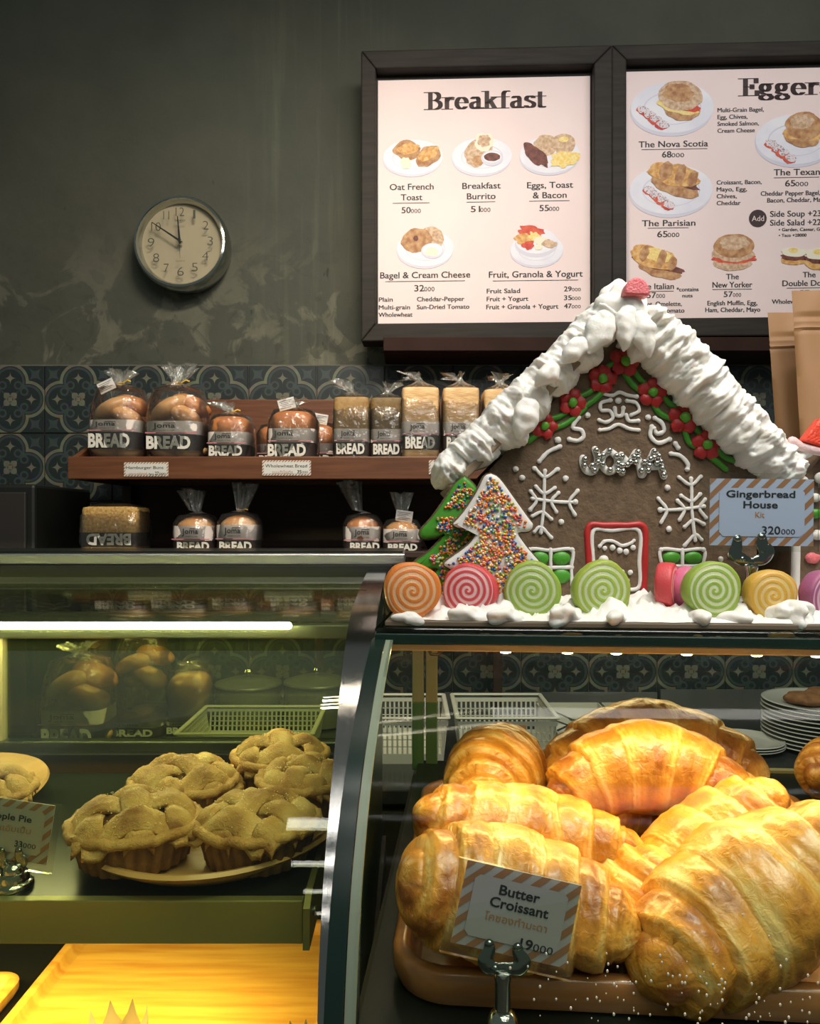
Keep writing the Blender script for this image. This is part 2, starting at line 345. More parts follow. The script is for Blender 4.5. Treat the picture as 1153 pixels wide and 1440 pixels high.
# ------------------------------------------------------------ mesh building
WM = {}
class MB:
    def __init__(s): s.v = []; s.f = []; s.m = []; s.attr = None
    def add(s, vs, fs, mi=0):
        o = len(s.v); s.v += [tuple(v) for v in vs]
        for f in fs: s.f.append(tuple(i+o for i in f)); s.m.append(mi)
        return s
    def box(s, x0, x1, y0, y1, z0, z1, mi=0, tf=None):
        vs = [(x, y, z) for x in (x0, x1) for y in (y0, y1) for z in (z0, z1)]
        if tf: vs = [tf(Vector(v)) for v in vs]
        return s.add(vs, [(0, 1, 3, 2), (4, 6, 7, 5), (0, 4, 5, 1), (2, 3, 7, 6), (0, 2, 6, 4), (1, 5, 7, 3)], mi)
    def lathe(s, prof, seg=32, c=(0, 0, 0), mi=0, tf=None, close=False):
        vs = []
        for r, z in prof:
            for k in range(seg):
                a = 2*PI*k/seg; v = Vector((c[0]+r*math.cos(a), c[1]+r*math.sin(a), c[2]+z)); vs.append(tf(v) if tf else v)
        n = len(prof); fs = []
        for i in range(n-1):
            for k in range(seg):
                k2 = (k+1) % seg; fs.append((i*seg+k, i*seg+k2, (i+1)*seg+k2, (i+1)*seg+k))
        if close:
            for k in range(seg):
                k2 = (k+1) % seg; fs.append(((n-1)*seg+k, (n-1)*seg+k2, k2, k))
        else:
            fs.append(tuple(range(seg-1, -1, -1))); fs.append(tuple((n-1)*seg+k for k in range(seg)))
        return s.add(vs, fs, mi)
    def tube(s, pts, r, seg=10, mi=0, up=(0, -1, 0), flat=1.0, caps=True):
        pts = [Vector(p) for p in pts]; n = len(pts)
        if not hasattr(r, '__len__'): r = [r]*n
        upv = Vector(up); vs = []; fs = []
        if caps:   # rounded ends
            t0 = (pts[0]-pts[1]).normalized(); t1 = (pts[-1]-pts[-2]).normalized()
            pts = [pts[0]+t0*r[0]*.9, pts[0]+t0*r[0]*.55]+pts+[pts[-1]+t1*r[-1]*.55, pts[-1]+t1*r[-1]*.9]
            r = [r[0]*.35, r[0]*.8]+list(r)+[r[-1]*.8, r[-1]*.35]; n += 4
        for i, p in enumerate(pts):
            t = (pts[min(i+1, n-1)]-pts[max(i-1, 0)]).normalized()
            sd = t.cross(upv)
            if sd.length < 1e-4: sd = t.cross(Vector((1, 0, .01)))
            sd.normalize(); nn = sd.cross(t).normalized()
            for k in range(seg):
                a = 2*PI*k/seg; vs.append(p+sd*math.cos(a)*r[i]+nn*math.sin(a)*r[i]*flat)
        for i in range(n-1):
            for k in range(seg):
                k2 = (k+1) % seg; fs.append((i*seg+k, i*seg+k2, (i+1)*seg+k2, (i+1)*seg+k))
        fs.append(tuple(range(seg-1, -1, -1))); fs.append(tuple((n-1)*seg+k for k in range(seg)))
        return s.add(vs, fs, mi)
    def ball(s, c, r, seg=12, rings=8, mi=0, sc=(1, 1, 1), nz=0, nf=30, rot=None):
        c = Vector(c); vs = []; fs = []
        for i in range(rings+1):
            ph = PI*i/rings
            for k in range(seg):
                a = 2*PI*k/seg; d = Vector((math.sin(ph)*math.cos(a)*sc[0], math.sin(ph)*math.sin(a)*sc[1], math.cos(ph)*sc[2]))
                if rot: d = rot @ d
                q = c+d*r
                if nz: q = c+d*r*(1+nz*noise.noise(q*nf))
                vs.append(q)
        for i in range(rings):
            for k in range(seg):
                k2 = (k+1) % seg; fs.append((i*seg+k, (i+1)*seg+k, (i+1)*seg+k2, i*seg+k2))
        return s.add(vs, fs, mi)
    def prism(s, outline, y0, y1, mi=0, side=None, tf=None):
        """outline in x, z, clockwise or not; front face at y0"""
        n = len(outline)
        vs = [(x, y0, z) for x, z in outline]+[(x, y1, z) for x, z in outline]
        if tf: vs = [tf(Vector(v)) for v in vs]
        s.add(vs, [tuple(range(n)), tuple(range(2*n-1, n-1, -1))], mi)
        o = len(s.v)-2*n
        for i in range(n):
            j = (i+1) % n; s.f.append((o+i, o+j, o+n+j, o+n+i)); s.m.append(mi if side is None else side)
        return s
    def loft(s, levels, n=4.0, seg=32, mi=0, nz=0, nf=25, seed=0, capb=True):
        """levels: (z, half x, half y[, cx, cy]); superellipse sections"""
        vs = []; fs = []
        for L_ in levels:
            z, hx, hy = L_[:3]; cx = L_[3] if len(L_) > 3 else 0; cy = L_[4] if len(L_) > 4 else 0
            for k in range(seg):
                a = 2*PI*k/seg; ca, sa = math.cos(a), math.sin(a)
                x = hx*math.copysign(abs(ca)**(2/n), ca); y = hy*math.copysign(abs(sa)**(2/n), sa)
                f = 1+(nz*noise.noise(Vector((x*nf+seed, y*nf, z*nf))) if nz else 0)
                vs.append((cx+x*f, cy+y*f, z))
        m = len(levels)
        for i in range(m-1):
            for k in range(seg):
                k2 = (k+1) % seg; fs.append((i*seg+k, i*seg+k2, (i+1)*seg+k2, (i+1)*seg+k))
        fs.append(tuple((m-1)*seg+k for k in range(seg)))
        if capb: fs.append(tuple(range(seg-1, -1, -1)))
        return s.add(vs, fs, mi)
    def merge(s, o, tf, mi=0):
        return s.add([tf(Vector(v)) for v in o.v], o.f, mi)

def build(mb, name, mats, parent=None, world=True, smooth=True, kind=None, bevel=0, bseg=2, tf=None, auto=40, subsurf=0):
    if not isinstance(mats, (list, tuple)): mats = [mats]
    me = bpy.data.meshes.new(name); vs = mb.v
    if tf: vs = [tuple(tf @ Vector(v)) for v in vs]
    if parent is not None and world and parent.name in WM:
        inv = WM[parent.name].inverted(); vs = [tuple(inv @ Vector(v)) for v in vs]
    me.from_pydata(vs, [], mb.f)
    for m in mats: me.materials.append(m)
    if len(mats) > 1: me.polygons.foreach_set('material_index', mb.m)
    if smooth: me.polygons.foreach_set('use_smooth', [True]*len(mb.f))
    if mb.attr:
        ca = me.attributes.new('toast', 'FLOAT', 'POINT'); ca.data.foreach_set('value', mb.attr)
    me.update()
    if smooth and auto < 180:
        import bmesh
        bm = bmesh.new(); bm.from_mesh(me); bmesh.ops.recalc_face_normals(bm, faces=bm.faces)
        an = math.radians(auto)
        for e in bm.edges:
            if len(e.link_faces) == 2 and e.calc_face_angle(0) > an: e.smooth = False
        bm.to_mesh(me); bm.free()
    o = bpy.data.objects.new(name, me); COL.objects.link(o)
    if parent is not None: o.parent = parent; WM[o.name] = WM.get(parent.name, Matrix()).copy()
    if kind: o['kind'] = kind
    if bevel:
        b = o.modifiers.new('bevel', 'BEVEL'); b.width = bevel; b.segments = bseg; b.limit_method = 'ANGLE'; b.angle_limit = math.radians(35)
    if subsurf:
        b = o.modifiers.new('subsurf', 'SUBSURF'); b.levels = subsurf; b.render_levels = subsurf
    return o
def tag(o, label=None, cat=None, group=None, kind=None):
    if label: o['label'] = label
    if cat: o['category'] = cat
    if group: o['group'] = group
    if kind: o['kind'] = kind
    return o
def thing(name, label, cat, loc=(0, 0, 0), rotz=0, group=None):
    o = bpy.data.objects.new(name, None); COL.objects.link(o); o.location = loc; o.rotation_euler = (0, 0, rotz)
    o.empty_display_size = .02
    WM[o.name] = Matrix.Translation(Vector(loc)) @ Matrix.Rotation(rotz, 4, 'Z')
    return tag(o, label, cat, group)
def ground(o, loc):
    """put the origin of a one-mesh thing at loc without moving the mesh"""
    loc = Vector(loc)
    o.data.transform(Matrix.Translation(-loc)); o.location = loc; return o
def copy_tree(root, loc, rotz=None, label=None, group=None):
    r = root.copy(); COL.objects.link(r); r.location = loc
    if rotz is not None: r.rotation_euler = (0, 0, rotz)
    if label: r['label'] = label
    if group: r['group'] = group
    for ch in list(root.children):
        c = ch.copy(); COL.objects.link(c); c.parent = r
        for g in ch.children:
            d = g.copy(); COL.objects.link(d); d.parent = c
    return r
def smooth_path(pts, k=5):
    if len(pts) < 3: return [Vector(pts[0]).lerp(Vector(pts[-1]), i/4) for i in range(5)]
    p = [Vector(q) for q in pts]; p = [p[0]*2-p[1]]+p+[p[-1]*2-p[-2]]; out = []
    for i in range(1, len(p)-2):
        for j in range(k):
            t = j/k; a, b, c, d = p[i-1], p[i], p[i+1], p[i+2]
            out.append(.5*((2*b)+(c-a)*t+(2*a-5*b+4*c-d)*t*t+(3*b-a-3*c+d)*t**3))
    out.append(p[-2]); return out

# ------------------------------------------------------------ lettering
_tc = {}
def glyphs(body, bold=0.0):
    k = (body, bold)
    if k not in _tc:
        c = bpy.data.curves.new('t', 'FONT'); c.body = body; c.offset = bold; c.resolution_u = 3
        o = bpy.data.objects.new('t', c); COL.objects.link(o); bpy.context.view_layer.update()
        me = bpy.data.meshes.new_from_object(o)
        vs = [(v.co.x, v.co.y) for v in me.vertices]; fs = [tuple(p.vertices) for p in me.polygons]
        bpy.data.objects.remove(o); bpy.data.curves.remove(c); bpy.data.meshes.remove(me)
        _tc[k] = (vs, fs)
    return _tc[k]
class Fr:
    """a flat sheet: centre point, right and down vectors per unit u, v, and its normal towards the viewer"""
    def __init__(s, C, U, Vv, cu=0, cv=0):
        s.C = Vector(C); s.U = Vector(U); s.V = Vector(Vv); s.cu = cu; s.cv = cv
        s.N = s.U.cross(s.V).normalized()
        if s.N.y > 0: s.N = -s.N
    def p(s, u, v, l=0): return s.C+s.U*(u-s.cu)+s.V*(v-s.cv)+s.N*l
def sheet(px, py, d, yaw=0, roll=0, lean=0, scale=None):
    k = (scale or d/F); R = Matrix.Rotation(-yaw, 3, 'Z') @ Matrix.Rotation(lean, 3, 'X') @ Matrix.Rotation(roll, 3, 'Y')
    return Fr(P(px, py, d), R @ Vector((k, 0, 0)), R @ Vector((0, 0, -k)), px, py)
def text(mb, fr, body, u0, u1, base, cap, lift=.0008, mi=0, bold=0.0, capf=.727, align=None):
    vs, fs = glyphs(body, bold)
    if not vs: return
    x0 = min(v[0] for v in vs); x1 = max(v[0] for v in vs); sx = (u1-u0)/(x1-x0); sy = cap/capf
    mb.add([fr.p(u0+(x-x0)*sx, base-y*sy, lift) for x, y in vs], fs, mi)
def quad(mb, fr, u0, u1, v0, v1, lift, mi=0, th=0):
    if th:
        pts = [fr.p(u, v, l) for l in (lift, lift-th) for u, v in ((u0, v0), (u1, v0), (u1, v1), (u0, v1))]
        mb.add(pts, [(0, 3, 2, 1), (4, 5, 6, 7), (0, 1, 5, 4), (1, 2, 6, 5), (2, 3, 7, 6), (3, 0, 4, 7)], mi)
    else: mb.add([fr.p(u, v, lift) for u, v in ((u0, v0), (u0, v1), (u1, v1), (u1, v0))], [(0, 1, 2, 3)], mi)
def poly(mb, fr, pts, lift, mi=0): mb.add([fr.p(u, v, lift) for u, v in pts], [tuple(range(len(pts)))], mi)
def blob(mb, fr, cu, cv, ru, rv, lift, mi=0, rag=.0, seed=0, rot=0, n=28):
    pts = []
    for k in range(n):
        a = 2*PI*k/n; f = 1+rag*noise.noise(Vector((math.cos(a)*2+seed*3.1, math.sin(a)*2, seed)))
        x, y = math.cos(a)*ru*f, math.sin(a)*rv*f
        pts.append((cu+x*math.cos(rot)-y*math.sin(rot), cv+x*math.sin(rot)+y*math.cos(rot)))
    poly(mb, fr, pts, lift, mi)
def clip(pl, x0, x1, y0, y1):
    for ax, val, sg in ((0, x0, 1), (0, x1, -1), (1, y0, 1), (1, y1, -1)):
        out = []
        for i in range(len(pl)):
            a, b = pl[i-1], pl[i]; ia = (a[ax]-val)*sg >= 0; ib = (b[ax]-val)*sg >= 0
            if ia != ib:
                t = (val-a[ax])/(b[ax]-a[ax]); out.append((a[0]+(b[0]-a[0])*t, a[1]+(b[1]-a[1])*t))
            if ib: out.append(b)
        pl = out
        if len(pl) < 3: return []
    return pl
# high contrast serif letters for the headings: a flat broad nib swept along a skeleton
def arc(cx, cy, rx, ry, a0, a1, n=9):
    return [(cx+rx*math.cos(math.radians(a0+(a1-a0)*i/n)), cy+ry*math.sin(math.radians(a0+(a1-a0)*i/n))) for i in range(n+1)]
SERIF = {
 'B': (.78, [[(.2, 0), (.2, 1)], [(.0, 1), (.2, 1), (.38, 1)]+arc(.38, .76, .20, .24, 90, -90)+[(.2, .52)], [(.38, .52)]+arc(.40, .26, .25, .26, 90, -90)+[(.0, 0)]]),
 'E': (.74, [[(.2, 0), (.2, 1)], [(0, 1), (.62, 1), (.62, .74)], [(.2, .52), (.46, .52), (.46, .40)], [(.46, .52), (.46, .64)], [(0, 0), (.66, 0), (.66, .28)]]),
 'r': (.52, [[(.15, 0), (.15, .68)], [(0, .68), (.15, .68)], [(0, 0), (.32, 0)], [(.15, .45), (.22, .62), (.33, .69), (.40, .66)], [(.36, .60), (.38, .56)]]),
 'e': (.62, [arc(.28, .34, .22, .34, 0, 180)+arc(.28, .34, .22, .34, 180, 320), [(.06, .36), (.5, .36)]]),
 'a': (.62, [[(.40, 0), (.40, .52)], arc(.26, .50, .14, .18, 0, 150), arc(.24, .19, .16, .19, 60, 330), [(.24, .38), (.40, .42)], [(.40, .03), (.50, 0), (.56, .05)]]),
 'k': (.72, [[(.15, 0), (.15, 1)], [(0, 1), (.15, 1)], [(0, 0), (.30, 0)], [(.15, .30), (.50, .66)], [(.40, .66), (.62, .66)], [(.30, .44), (.50, 0)], [(.38, 0), (.66, 0)]]),
 'f': (.46, [[(.16, 0), (.16, .80)]+arc(.30, .80, .14, .2, 180, 60), [(0, .66), (.34, .66)], [(0, 0), (.32, 0)]]),
 's': (.52, [arc(.24, .51, .16, .17, 20, 200)+[(.24, .36)]+arc(.24, .17, .18, .17, 70, -160)]),
 't': (.44, [[(.16, .9), (.16, .12)]+arc(.26, .12, .1, .12, 180, 320), [(0, .66), (.34, .66)]]),
 'g': (.64, [arc(.24, .46, .16, .22, 0, 360, 16), [(.36, .60), (.48, .68)], [(.12, .28), (.08, .16), (.20, .08), (.42, .06)]+arc(.28, -.12, .22, .15, 60, -240, 12)]),
}
def serif(mb, fr, body, u0, u1, base, cap, lift, mi):
    tot = sum(SERIF[c][0] for c in body); k = (u1-u0)/tot; x = u0; nw, nh = .100*k*1.0, .022*cap
    for ch in body:
        w, strokes = SERIF[ch]
        for st in strokes:
            for a, b in zip(st[:-1], st[1:]):
                A = (x+a[0]*k+nw, base-a[1]*cap); B = (x+b[0]*k+nw, base-b[1]*cap)
                c = [(q[0]+sx*nw, q[1]+sy*nh) for q in (A, B) for sx, sy in ((-1, -1), (1, -1), (1, 1), (-1, 1))]
                c = sorted(set(c)); lo = []; hi = []      # convex hull
                for q in c:
                    while len(lo) > 1 and (lo[-1][0]-lo[-2][0])*(q[1]-lo[-2][1])-(lo[-1][1]-lo[-2][1])*(q[0]-lo[-2][0]) <= 0: lo.pop()
                    lo.append(q)
                for q in reversed(c):
                    while len(hi) > 1 and (hi[-1][0]-hi[-2][0])*(q[1]-hi[-2][1])-(hi[-1][1]-hi[-2][1])*(q[0]-hi[-2][0]) <= 0: hi.pop()
                    hi.append(q)
                poly(mb, fr, lo[:-1]+hi[:-1], lift, mi)
        x += w*k

# ============================================================ the room
def S(name, mb, m, **k):
    o = build(mb, name, m, None, **k); o['kind'] = 'structure'; return o
S('floor', MB().box(-3, 3, -1.5, 2.5, -.05, 0), M['floor'], smooth=False)
S('wall_back', MB().box(-3, 3, 2.33, 2.5, 0, 3.6), M['plaster'], smooth=False)
pitch = .2007
ztop = ZC+.464
band = S('trim_1', MB().box(-2.2, 2.2, 2.312, 2.33, ztop-pitch*5.0-.002, ztop+.003), M['grout'], smooth=False)
M['tile'] = tile_material(pitch)
tm = MB(); h = pitch/2-.0012
tm.add([(-h, -.0040, -h), (h, -.0040, -h), (h, -.0040, h), (-h, -.0040, h), (-h+.0015, -.006, -h+.0015), (h-.0015, -.006, -h+.0015), (h-.0015, -.006, h-.0015), (-h+.0015, -.006, h-.0015),
        (-h, .0, -h), (h, .0, -h), (h, .0, h), (-h, .0, h)],
       [(4, 5, 6, 7), (0, 1, 5, 4), (1, 2, 6, 5), (2, 3, 7, 6), (3, 0, 4, 7), (8, 9, 1, 0), (9, 10, 2, 1), (10, 11, 3, 2), (11, 8, 0, 3)])
t0 = build(tm, 'tile', M['tile'], band, world=False, smooth=False)
first = True
for r in range(5):
    for c in range(-9, 10):
        o = t0 if first else t0.copy()
        if not first: COL.objects.link(o); o.parent = band
        first = False
        o.location = (-1.078+pitch*(c+.5+5), 2.312, ztop-pitch*(r+.5))
S('trim_2', MB().box(-2.2, 2.2, 2.285, 2.306, Zr(-.54), Zr(-.525)), M['backsteel'], smooth=False)

# back counter
bc = thing('back_counter', 'long dark counter along the tiled wall holding plates and baskets', 'counter', (0, 1.95, 0))
build(MB().box(-1.7, 1.7, 1.58, 2.284, Zr(-.57), Zr(-.54)), 'counter_top', M['counter'], bc, smooth=False, bevel=.003)
build(MB().box(-1.68, 1.68, 1.62, 2.284, 0, Zr(-.57)), 'cabinet_body', M['cabinet'], bc, smooth=False)
for i in range(5): build(MB().box(-1.66+i*.665, -1.66+i*.665+.65, 1.60, 1.62, .08, Zr(-.59)), 'cabinet_door', M['cabinet'], bc, smooth=False, bevel=.003)
# steel splash plates leaning at the wall behind the counter
sp_ = MB().box(.10, .715, 2.262, 2.272, Zr(-.54), Zr(-.492)); o = build(sp_, 'splash_plate', M['backsteel'], smooth=False)
tag(ground(o, (.4, 2.267, Zr(-.54))), 'low dull steel splash plate behind the cutlery trays', 'plate')
sp_ = MB().box(.725, 1.5, 2.262, 2.272, Zr(-.54), Zr(-.484)); o = build(sp_, 'splash_plate', M['backsteel'], smooth=False)
tag(ground(o, (1.1, 2.267, Zr(-.54))), 'low dull steel splash plate behind the stacks of plates', 'plate')

# black cabinet on the counter, left of the bread shelf
bx = thing('black_appliance', 'black box-like appliance on the counter left of the bread shelf', 'appliance', (-1.13, 2.05, Zr(-.54)))
build(MB().box(-1.40, -.925, 1.93, 2.27, Zr(-.525), Zr(.095)), 'body', M['dark'], bx, smooth=False, bevel=.008)
build(MB().box(-1.38, -.945, 1.922, 1.93, Zr(-.50), Zr(.075)), 'front_panel', M['frame2'], bx, smooth=False, bevel=.003)
build(MB().box(-1.38, -.945, 1.95, 2.25, Zr(-.54), Zr(-.525)), 'foot', M['dark'], bx, smooth=False)

# ============================================================ wall clock
ck = thing('wall_clock', 'round chrome wall clock with cream dial on the dark plaster wall', 'clock', P(256, 341, 2.32))
kc = 2.27/F
def CP(px, py, l=0): return Vector(((px-576.5)*kc, 2.27-l, ZC+(735-py)*kc))
cc = CP(254.5, 342)
RZ = Matrix.Rotation(PI/2, 3, 'X')
def tfc(v): return cc + Vector((v.x, -v.z, v.y))
R0 = 67*kc
prof = [(R0*.97, -.058), (R0, -.03), (R0*1.0, -.012), (R0*.985, .004), (R0*.945, .016), (R0*.905, .018), (R0*.87, .010), (R0*.845, -.004), (R0*.84, -.012)]
build(MB().lathe(prof, 72, tf=tfc), 'rim', M['chrome'], ck)
build(MB().lathe([(R0*.85, -.016), (R0*.85, -.010), (.001, -.010)], 48, tf=tfc), 'dial', M['clockface'], ck, auto=30)
fr = Fr(CP(254.5, 341, .010)-Vector((0, 0, 0)), (kc, 0, 0), (0, 0, -kc), 254.5, 341)
mb = MB()
cap = 13.2
for s_, x0, x1, b_ in (('12', 248.6, 260.5, 306.2), ('1', 273, 276.2, 309.6), ('2', 286.7, 294.7, 325), ('3', 293.3, 300.8, 347), ('4', 285.6, 294.5, 368),
                       ('5', 271, 279.5, 383.6), ('6', 250.8, 260, 389.6), ('7', 232, 239, 384.8), ('8', 217, 225.5, 370.5), ('9', 209.5, 218.8, 349), ('11', 231.3, 239.5, 311), ('10', 214.4, 227.8, 327)):
    text(mb, fr, s_, x0, x1, b_, cap, .0012, bold=-.012)
text(mb, fr, 'SEIKO', 247.5, 262, 313.3, 2.6, .0012, bold=.01); text(mb, fr, 'QUARTZ', 249, 261.5, 369.5, 1.6, .0012)
build(mb, 'numerals', M['clockink'], ck, smooth=False)
def hand(name, x, y, w, l, tail=4):
    a = Vector((254.5, 341)); b = Vector((x, y)); d = (b-a).normalized(); n = Vector((-d.y, d.x)); q = a-d*tail
    pts = [q+n*w*.8, a+n*w, b+n*w*.35, b-n*w*.35, a-n*w, q-n*w*.8]
    mb = MB(); vs = [fr.p(p[0], p[1], l+z) for z in (0, .001) for p in pts]; n_ = 6
    mb.add(vs, [tuple(range(6)), tuple(range(11, 5, -1))]+[(i, (i+1) % 6, 6+(i+1) % 6, 6+i) for i in range(6)])
    build(mb, name, M['dark'], ck, smooth=False)
hand('minute_hand', 216, 315.5, 1.5, .006); hand('hour_hand', 251.6, 306.5, 1.6, .004)
hand('second_hand', 255.8, 366, .35, .0075, 9)
build(MB().lathe([(2.6*kc, .002), (2.6*kc, .012), (1.2*kc, .0135), (.0001, .0135)], 16, tf=lambda v: CP(254.5, 341)+Vector((v.x, -v.z, v.y))), 'hub', M['chrome'], ck)

# ============================================================ menu boards
def menu_board(name, label, o_px, i_px, d, yaw, fn):
    """o_px, i_px: outer and inner rectangle in photo units"""
    ox0, oy0, ox1, oy1 = o_px; ix0, iy0, ix1, iy1 = i_px
    cu, cv = (ix0+ix1)/2, (iy0+iy1)/2
    f = sheet(cu, cv, d, yaw)
    t = thing(name, label, 'menu board', f.p(cu, oy1, 0), 0, 'framed menu boards on the wall')
    def bar(q):
        mb = MB(); vs = [f.p(u, v, l) for l in (.030, -.045) for u, v in q]
        mb.add(vs, [(0, 3, 2, 1), (4, 5, 6, 7), (0, 1, 5, 4), (1, 2, 6, 5), (2, 3, 7, 6), (3, 0, 4, 7)])
        build(mb, 'frame_bar', M['frame'], t, smooth=False, bevel=.004)
    g = 5
    jx0, jy0, jx1, jy1 = ix0-g*.4, iy0-g-2, ix1+g*.4, iy1+1
    bar([(ox0, oy0), (ox1, oy0), (jx1, jy0), (jx0, jy0)]); bar([(ox0, oy1), (jx0, jy1), (jx1, jy1), (ox1, oy1)])
    bar([(ox0, oy0), (jx0, jy0), (jx0, jy1), (ox0, oy1)]); bar([(ox1, oy0), (ox1, oy1), (jx1, jy1), (jx1, jy0)])
    mb = MB(); quad(mb, f, jx0, jx1, jy0, jy1, -.012, th=.03); build(mb, 'backing', M['frame2'], t, smooth=False)
    mb = MB(); quad(mb, f, ix0, ix1, iy0, iy1, -.006, th=.005); ps = build(mb, 'poster', M['poster'], t, smooth=False)
    fn(f, t, ps)
    return t
L0 = -.0052
def dish_plate(mb, f, cu, cv, ru, rv, rot=0):
    blob(mb, f, cu-ru*.02, cv+rv*.09, ru*1.0, rv*.99, L0, 1, rot=rot, n=36)
    blob(mb, f, cu, cv, ru, rv*.95, L0+.0002, 0, rot=rot, n=36)
    blob(mb, f, cu, cv+1, ru*.70, rv*.62, L0+.0003, 1, rot=rot, n=36)
    blob(mb, f, cu, cv+1.5, ru*.67, rv*.58, L0+.0004, 0, rot=rot, n=36)
PM = [M['white'], M['platerim'], M['f_brown'], M['f_gold'], M['f_tan'], M['f_dark'], M['f_yellow'], M['f_red'], M['f_cream'], M['f_dragon']]
def dish(f, ps, plate, food, kind='plate'):
    mb = MB()
    if plate: dish_plate(mb, f, *plate)
    for i, (cu, cv, ru, rv, mi, rag, rot) in enumerate(food): blob(mb, f, cu, cv, ru, rv, L0+.0006+.00015*i, mi, rag, i+cu, rot)
    build(mb, 'printed_dish', PM, ps, smooth=False)
def price(mb, f, a, u0, u1, u2, base, cap=9): text(mb, f, a, u0, u1, base, cap, L0); text(mb, f, a, u0+.45, u1+.45, base, cap, L0+.0001); text(mb, f, '000', u1+.5, u2, base, cap*.68, L0)
def line(mb, f, u0, u1, v, th=.75): quad(mb, f, u0, u1, v-th/2, v+th/2, L0)
def board1(f, t, ps):
    h_ = MB(); serif(h_, f, 'Breakfast', 595.6, 765, 151, 24, L0, 0); build(h_, 'heading', M['inkbrown'], ps, smooth=False)
    mb = MB(); T = lambda s, a, b, y, c: (text(mb, f, s, a, b, y, c, L0), text(mb, f, s, a+.45, b+.45, y, c, L0+.0001))
    T('Oat French', 547.5, 609.4, 264, 9); T('Toast', 563.4, 593.4, 278.8, 9); line(mb, f, 551.6, 604, 282.8); price(mb, f, '50', 564.4, 577, 591.6, 296.9)
    T('Breakfast', 650, 703.8, 264, 9); T('Burrito', 656.6, 696.6, 278.8, 9); line(mb, f, 656, 696.6, 282.8); price(mb, f, '51', 662, 675, 689.7, 296.9)
    T('Eggs, Toast', 741, 805, 264.6, 9); T('& Bacon', 749, 796, 278.8, 9); line(mb, f, 744, 800.6, 282.8); price(mb, f, '55', 758.4, 771.3, 786, 296.9)
    T('Bagel & Cream Cheese', 534, 661, 389, 9.2); line(mb, f, 541, 653.8, 393.6); price(mb, f, '32', 582.5, 596, 611, 407.8, 9.4)
    T('Plain', 532, 551.5, 421.9, 6.4); T('Cheddar-Pepper', 586, 652.8, 421.9, 6.4); T('Multi-grain', 531.9, 576, 433, 6.4); T('Sun-Dried Tomato', 586, 659.7, 433, 6.4); T('Wholewheat', 531.6, 579.4, 443.4, 6.4)
    T('Fruit, Granola & Yogurt', 687.5, 818.4, 389.7, 9.2); line(mb, f, 693, 812.5, 394.4)
    T('Fruit Salad', 684.4, 731, 411.6, 6.6); T('Fruit + Yogurt', 684.4, 742.5, 422.8, 6.6); T('Fruit + Granola + Yogurt', 683.8, 784.4, 434, 6.6)
    for a, y in (('29', 410), ('35', 422.4), ('47', 434)): price(mb, f, a, 792.6, 803, 816, y, 7)
    build(mb, 'menu_text', M['ink'], ps, smooth=False)
    dish(f, ps, (580.5, 218, 42, 26), [(572.5, 208.5, 19, 14, 2, .2, .2), (574, 206, 15, 8, 3, .3, -.15), (602, 217, 19, 13, 2, .2, -.5), (602, 214, 16, 8, 3, .3, -.45), (570.5, 226, 8, 8.5, 8, .3, 0)])
    dish(f, ps, (678, 218, 42, 27), [(674, 212, 22, 18, 4, .25, -.9), (681, 199, 13, 13, 8, .3, 0), (681, 197, 9, 9, 4, .4, 0), (672, 225, 8, 7, 2, .4, 0), (692, 221.5, 15.5, 11, 1, 0, 0), (692, 220, 13, 8, 0, 0, 0), (692, 220, 11.5, 6, 5, .1, 0)])
    dish(f, ps, (773, 218, 42, 27), [(767, 205, 18, 15, 4, .15, -.3), (792, 203, 17, 14, 4, .12, .1), (792, 197, 7, 4, 6, .2, 0), (750, 217, 20, 9, 5, .2, .9), (757, 219, 19, 8, 5, .3, .85), (793, 225, 20, 11, 6, .5, -.05)])
    dish(f, ps, (598, 347, 40, 27), [(607, 333, 18, 16, 4, .1, .2), (586, 336, 22, 17, 2, .15, -.2), (584.5, 333, 3.5, 4, 5, .1, 0), (608, 351, 16, 11, 1, 0, 0), (608, 350, 14, 9, 0, 0, 0), (607, 352, 10, 6, 8, .3, 0)])
    dish(f, ps, (755, 351, 37, 24), [(754, 343, 30, 19, 1, 0, 0), (754, 339, 29, 18, 0, 0, 0), (747, 325, 18, 8, 7, .5, .1), (738, 337, 13, 9, 3, .4, 0), (751, 333, 9, 6, 6, .5, .4), (743, 345, 9, 6, 7, .4, 0), (760, 339, 9, 6, 8, .2, 0), (772, 343, 11, 6, 4, .5, 0), (757, 348, 6, 4, 8, .2, 0)])
